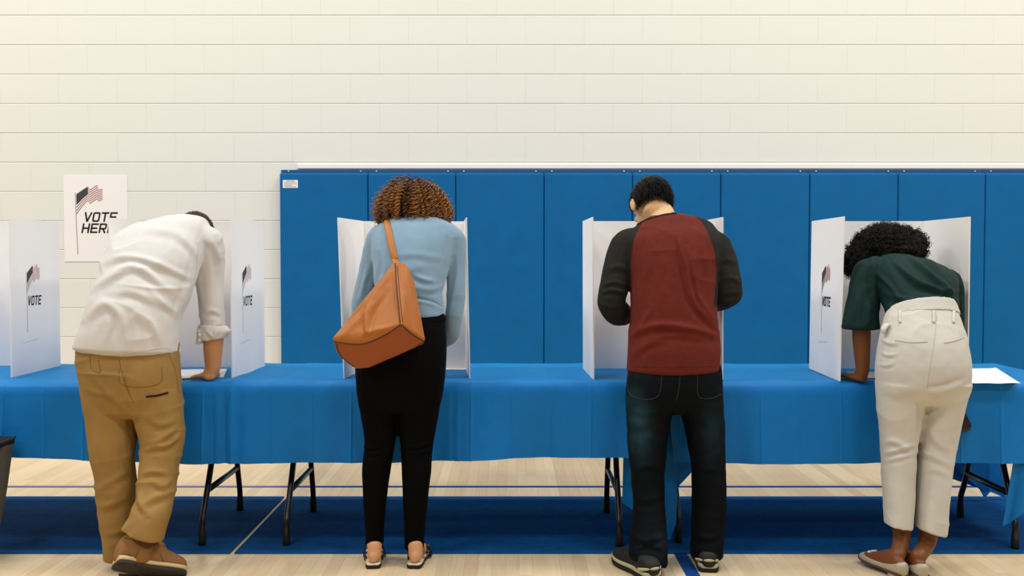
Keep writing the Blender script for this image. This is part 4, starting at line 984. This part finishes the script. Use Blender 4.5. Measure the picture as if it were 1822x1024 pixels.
# ================================================================== stooping woman in green
D = 3.79
p4 = person((1.66, D, 0), 'person with black afro hair in a green top and pale cropped trousers, stooping')
m_chino = mat('stone_cotton', rgb(195,192,184), .8, var=.03, vscale=8, bump=.3, bscale=460, bump2=.08, b2scale=18)
m_chino_s = mat('stone_stitch', rgb(172,166,154), .8)
m_green = mat('green_crepe', rgb(5,38,35), .75, var=.06, vscale=10, bump=.3, bscale=420, bump2=.15, b2scale=20, spec=.2)
tro4 = organic('trousers', [loft([R(552,1580,1700,D+.085,.10,22), R(580,1572,1709,D+.045,.115,14), R(612,1566,1717,D+.015,.132,8), R(645,1562,1722,D,.144), R(678,1562,1721,D-.002,.142), R(705,1564,1715,D,.122)], sub=4, dome=.3),
   loft([R(680,1562,1646,D-.002,.125), R(712,1563,1644,D+.0,.105), R(750,1566,1638,D+.002,.092), R(785,1569,1631,D+.004,.085), R(830,1571,1626,D-.004,.08), R(880,1573,1624,D-.02,.074), R(934,1575,1622,D-.04,.067,0,2.25,932,939)], sub=5, dome=.04),
   loft([R(680,1640,1721,D-.002,.125), R(712,1643,1713,D+.0,.105), R(750,1637,1706,D+.0,.092), R(785,1636,1700,D+.0,.085), R(830,1633,1692,D-.01,.08), R(880,1632,1688,D-.028,.074), R(944,1631,1681,D-.05,.067,0,2.25,938,951)], sub=5, dome=.04)],
   m_chino, p4, voxel=.0055, smooth=4, crease=(.005,(9,9,24)), folds=[([(1570,808),(1595,800),(1630,790)],4,.009), ([(1568,790),(1590,785),(1622,800)],5,.007), ([(1632,800),(1660,812),(1690,826)],5,.006), ([(1568,822),(1592,815),(1630,806)],4,.006), ([(1650,760),(1672,790),(1694,800)],6,.005), ([(1565,690),(1600,700),(1645,688)],8,.003), ([(1646,690),(1680,685),(1715,672)],5,-.007), ([(1567,600),(1580,610),(1598,612)],3,.005), ([(1566,625),(1580,632),(1596,630)],3,.005), ([(1563,648),(1578,650),(1592,645)],3,.005), ([(1636,720),(1633,750),(1632,790)],4,-.008), ([(1640,840),(1665,836),(1690,845)],5,.004)], namp=.002, nscale=15, seed=8, fine=.0006)
seams('pocket_welt', tro4, [[(1593,605),(1620,609),(1650,608)], [(1680,610),(1700,606),(1714,600)]], .0022, m_chino_s, tro4, off=0)
seams('stitching', tro4, [[(1667,562),(1662,610),(1655,650),(1650,690)]], .0010, m_chino_s, tro4, off=0)
belt = organic('paperbag_waist', [loft([R(564,1577,1705,D+.07,.112,20), R(556,1578,1702,D+.08,.110,22), R(546,1581,1697,D+.09,.108,26,2.25,548,543)], sub=3, dome=.02),
       loft([R(576,1573,1583,D-.0,.02), R(584,1567,1578,D-.012,.016), R(592,1568,1575,D-.018,.010)], sub=2)], m_chino, tro4, voxel=.005, smooth=2, folds=[([(1580,560),(1620,554),(1660,553),(1698,560)],2.6,.005), ([(1580,570),(1620,563),(1660,563),(1704,572)],2.6,.005)])
bt4, tt4 = bvh(belt), bvh(tro4)
for xx in (1602, 1661, 1696):
    pth = []
    for yy in np.linspace(553, 574, 8):
        hs_ = [h_ for t_ in (bt4, tt4) for h_ in onsurf(t_, [(xx,yy),(xx,yy+.1)], .0035)[:1]]
        if hs_: pth.append(min(hs_, key=lambda v: v.y))
    if len(pth) > 3: link('belt_loop', pmesh('belt_loop', tube(pth, [(.0065,.0028)]*len(pth), n=8, sub=1, ref=(1,0,0), dome=.3)), m_chino, tro4, smooth=True)
top4 = [loft([R(566,1580,1702,D+.075,.100,18), R(545,1577,1703,D+.115,.112,36), R(522,1570,1705,D+.165,.116,48), R(502,1558,1706,D+.225,.114,58,2.2,498,512), R(490,1548,1702,D+.285,.104,64,2.2,480,510), R(482,1556,1686,D+.335,.088,68,2.2,472,502), R(478,1580,1655,D+.37,.064,72,2.2,470,490)], sub=4, dome=.3),
   arm([P(1562,478,D+.285), P(1546,484,D+.275), P(1538,520,D+.255), P(1533,555,D+.235), P(1531,584,D+.225)], [(.062,.062),(.066,.062),(.066,.062),(.074,.066),(.083,.070)]),
   arm([P(1685,498,D+.25), P(1692,510,D+.25), P(1692,545,D+.25), P(1688,585,D+.27)], [.058,.054,.056,.060])]
def cut_sleeve(co, nor):
    """flatten the open end of the short sleeve"""
    zc = P(1531,584,D+.225).z; m_ = (co[:,0] < P(1566,560,D+.225).x) & (co[:,2] < zc); co = co.copy(); co[m_,2] = zc-(zc-co[m_,2])*.12; return co
to4 = organic('top', top4, m_green, p4, voxel=.0055, smooth=4, crease=(.009,(10,10,14)), folds=[([(1590,465),(1630,500),(1670,515),(1702,520)],4.5,.015), ([(1612,450),(1645,478),(1680,508),(1702,540)],4.5,.015), ([(1575,520),(1620,535),(1690,538)],5,.010), ([(1560,485),(1585,510),(1610,540)],5,.012), ([(1560,500),(1590,530),(1640,535)],6,.007), ([(1620,445),(1655,465),(1690,500)],5,.006), ([(1552,455),(1555,500),(1562,540)],5,.009), ([(1580,480),(1610,520),(1650,530)],6,.005), ([(1640,450),(1670,480),(1690,520)],5,.005), ([(1530,520),(1520,550),(1512,580)],5,.006), ([(1548,530),(1545,560),(1548,580)],5,.006)], namp=.0028, nscale=15, seed=10, fine=.0008, post=cut_sleeve)
seams('shoulder_seam', to4, [[(1550,447),(1553,480),(1562,520),(1566,548)]], .0012, mat('green_seam', rgb(8,32,30), .9), to4, off=0)
fr4 = hframe(-18, 72, 0); hc4 = P(1572,450,D+.45)
wr4 = PZ(1534,668,TZ+.06); wr4.y = 4.02; wr4 = Vector((P(1535,650,4.02).x, 4.02, TZ+.062)); hd4 = Vector((-.38,.92,0)).normalized(); w4b = Vector((wr4.x-.004, wr4.y+.004, TZ+.028))
hl4 = [PZ(1609,1031,0), PZ(1643,1034,0)]; tx4 = [Vector((-.085,.225,0)), Vector((-.012,.24,0))]
body4 = head_parts(hc4, fr4, .96) + [tube([P(1615,476,D+.33), hc4-fr4[2]*.05-fr4[1]*.02], [.05,.046], n=16, sub=2),
   loft([R(640,1575,1710,D+.01,.115), R(560,1592,1692,D+.09,.085,20), R(515,1582,1692,D+.19,.09,50), R(492,1568,1688,D+.28,.08,64)], sub=3),
   arm([P(1552,484,D+.275), P(1536,540,D+.245), P(1533,580,D+.235), P(1533,605,4.02), wr4], [.045,.041,.039,.038,.0285]), arm([wr4, w4b+Vector((0,.006,.012)), w4b+hd4*.02], [.0285,.029,.024]),
   arm([P(1690,508,D+.25), P(1690,580,D+.27), P(1672,640,D+.42)], [.042,.036,.024]),
   tube([P(1604,690,D), P(1602,800,D), P(1601,900,D-.01), P(1605,950,D-.018), hl4[0]+Vector((-.006,.048,.085))], [.085,.056,.046,.036,.030], n=16), tube([P(1680,690,D), P(1664,800,D-.004), P(1655,900,D-.02), P(1650,960,D-.03), hl4[1]+Vector((0,.048,.085))], [.085,.056,.046,.037,.031], n=16)]
for a_, t_ in zip(hl4, tx4): body4 += foot_parts(a_, a_+t_, UP, th=.026, W=.074)
body4 += hand_parts(w4b, hd4, Vector((0,-.05,1)), Vector((.66,.5,0)), curl=(4,10,8), spread=.16, thumb=.9, k=.95) + hand_parts(P(1672,640,D+.42), Vector((-.4,.7,-.5)), Vector((0,.4,.9)), Vector((-1,-.2,0)), curl=(35,45,30), k=.92)
bo4 = organic('body', body4, m_skin['deep'], p4, voxel=.005, smooth=3); eyes(bo4, hc4, fr4, .96)
m_flat = mat('flat_leather', rgb(166,154,130), .35, spec=.5); m_flatsole = mat('flat_sole', rgb(70,54,38), .7); m_heelb = mat('flat_heel', rgb(206,194,170), .4); m_gem = mat('shoe_bow', rgb(214,210,200), .3, metal=.3)
for a_, t_ in zip(hl4, tx4):
    ax = t_.normalized(); sd = ax.cross(UP); L = t_.length
    s_ = shoe(p4, a_, a_+t_, UP, .080, (.050,.056,.040,.030,.034,.038,.032,.022), m_flat, m_flatsole, th=.024, heelblock=m_heelb, label='stone-coloured leather flat')
    bw = a_+ax*L*.74+UP*.062
    link('bow', pmesh('bow', join(ell(bw-sd*.013, sd*.013, ax*.008, UP*.006, 12, 8), ell(bw+sd*.013, sd*.013, ax*.008, UP*.006, 12, 8), ell(bw, sd*.005, ax*.006, UP*.007, 10, 6))), m_gem, s_, smooth=True)
# afro
m_afro = mat('afro_hair', rgb(7,5,4), .65, spec=.25)
rs = np.random.RandomState(31)
def afro_blob(c, r, n, K=20, L=.036):
    d = sphere_dirs(n, rs); c = np.array(c); r = np.array(r); root = c+d*r*.84; nor = d/r; nor /= np.linalg.norm(nor,axis=1,keepdims=True)
    dr = nor + rs.normal(size=d.shape)*.45; dr /= np.linalg.norm(dr,axis=1,keepdims=True); t = np.linspace(0,1,K)
    ln = L*rs.uniform(.55,1.15,n); base = root[:,None,:]+dr[:,None,:]*(t[None,:,None]*ln[:,None,None])
    e1 = np.cross(dr, [.3,.2,.9]); e1 /= np.linalg.norm(e1,axis=1,keepdims=True)+1e-9; e2 = np.cross(dr, e1)
    ang = rs.uniform(0,6.28,n)[:,None]+t[None,:]*6.28*rs.uniform(1.8,3.2,n)[:,None]; am = rs.uniform(.004,.009,n)[:,None]*np.clip(t*2.5,0,1)[None,:]
    return base+am[...,None]*(e1[:,None,:]*np.cos(ang)[...,None]+e2[:,None,:]*np.sin(ang)[...,None])
blobs = [(P(1577,446,D+.46), (.165,.14,.125), 2600), (P(1530,466,D+.45), (.078,.09,.078), 620), (P(1615,440,D+.46), (.085,.10,.09), 380), (P(1604,449,D+.385), (.10,.075,.065), 360)]
pts = np.concatenate([afro_blob(*b_) for b_ in blobs]); K = pts.shape[1]
core4 = organic('hair', [ell(b_[0], (b_[1][0]*.9,0,0), (0,b_[1][1]*.9,0), (0,0,b_[1][2]*.9), 24, 16) for b_ in blobs], m_afro, p4, voxel=.007, smooth=2, namp=.006, nscale=80, seed=12)
strand_mesh('curls', pts, np.outer(rs.uniform(.0016,.0026,len(pts)), np.clip(1.1-np.linspace(0,1,K)**2,.3,1)), m_afro, core4)

# ================================================================== small things
hb = tag(empty('handbag', P(1690,770,3.93)), 'small black handbag hanging beyond the pale trousers, right of the knee', 'handbag')
m_hb = mat('black_leather', rgb(16,16,18), .38, bump=.15, bscale=150)
hbv = [(1640,712),(1700,708),(1708,716),(1729,756),(1727,764),(1716,768),(1640,778)]
bm = bmesh.new(); [bm.verts.new(P(x_,y_,yy)) for x_,y_ in hbv for yy in (3.93,4.0)]; bmesh.ops.convex_hull(bm, input=bm.verts)
me = bpy.data.meshes.new('h2'); bm.to_mesh(me); bm.free()
hbb = organic('bag_body', [([v.co.copy() for v in me.vertices], [tuple(p.vertices) for p in me.polygons])], m_hb, hb, voxel=.0045, smooth=4)
link('strap', pmesh('strap', tube([P(1645,712,3.965), P(1648,640,3.98), P(1660,560,4.02), P(1668,500,4.08)], [(.006,.0025)]*4, n=8, sub=4, dome=.2)), m_hb, hb, smooth=True)
seams('piping', hbb, [[(1703,712),(1715,738),(1726,758),(1714,765)]], .0016, mat('handbag_edge', rgb(40,40,42), .4), hb, off=0)

gb = tag(empty('grey_bag', PZ(-60,960,0)), 'dark grey fabric bag with a black strap, cut off at the left edge', 'bag')
m_gb = mat('grey_canvas', rgb(96,91,84), .9, var=.15, vscale=40, bump=.5, bscale=300); m_gbt = mat('grey_bag_trim', rgb(14,14,15), .6)
gY = 3.87; zb = .02
def gring(y, xl, xr, d): return R(y, xl, xr, gY, d, 0, 4.0)
gbb = organic('bag_body', [loft([gring(788,-150,15,.10), gring(820,-147,10,.10), gring(880,-140,1,.095), gring(960,-130,-12,.09), gring(1002,-125,-18,.088)], sub=4, dome=.05)], m_gb, gb, voxel=.006, smooth=3, namp=.003, nscale=14)
link('rim', pmesh('rim', loft([gring(783,-151,16,.103), gring(792,-150,15,.102)], sub=2, dome=.05)), m_gbt, gb, smooth=True)
link('strap', pmesh('strap', tube([P(-6,790,gY-.10), P(4,786,gY-.105), P(16,781,gY-.11), P(27,776.5,gY-.12)], [(.004,.007)]*4, n=8, sub=3, dome=.3)), m_gbt, gb, smooth=True)
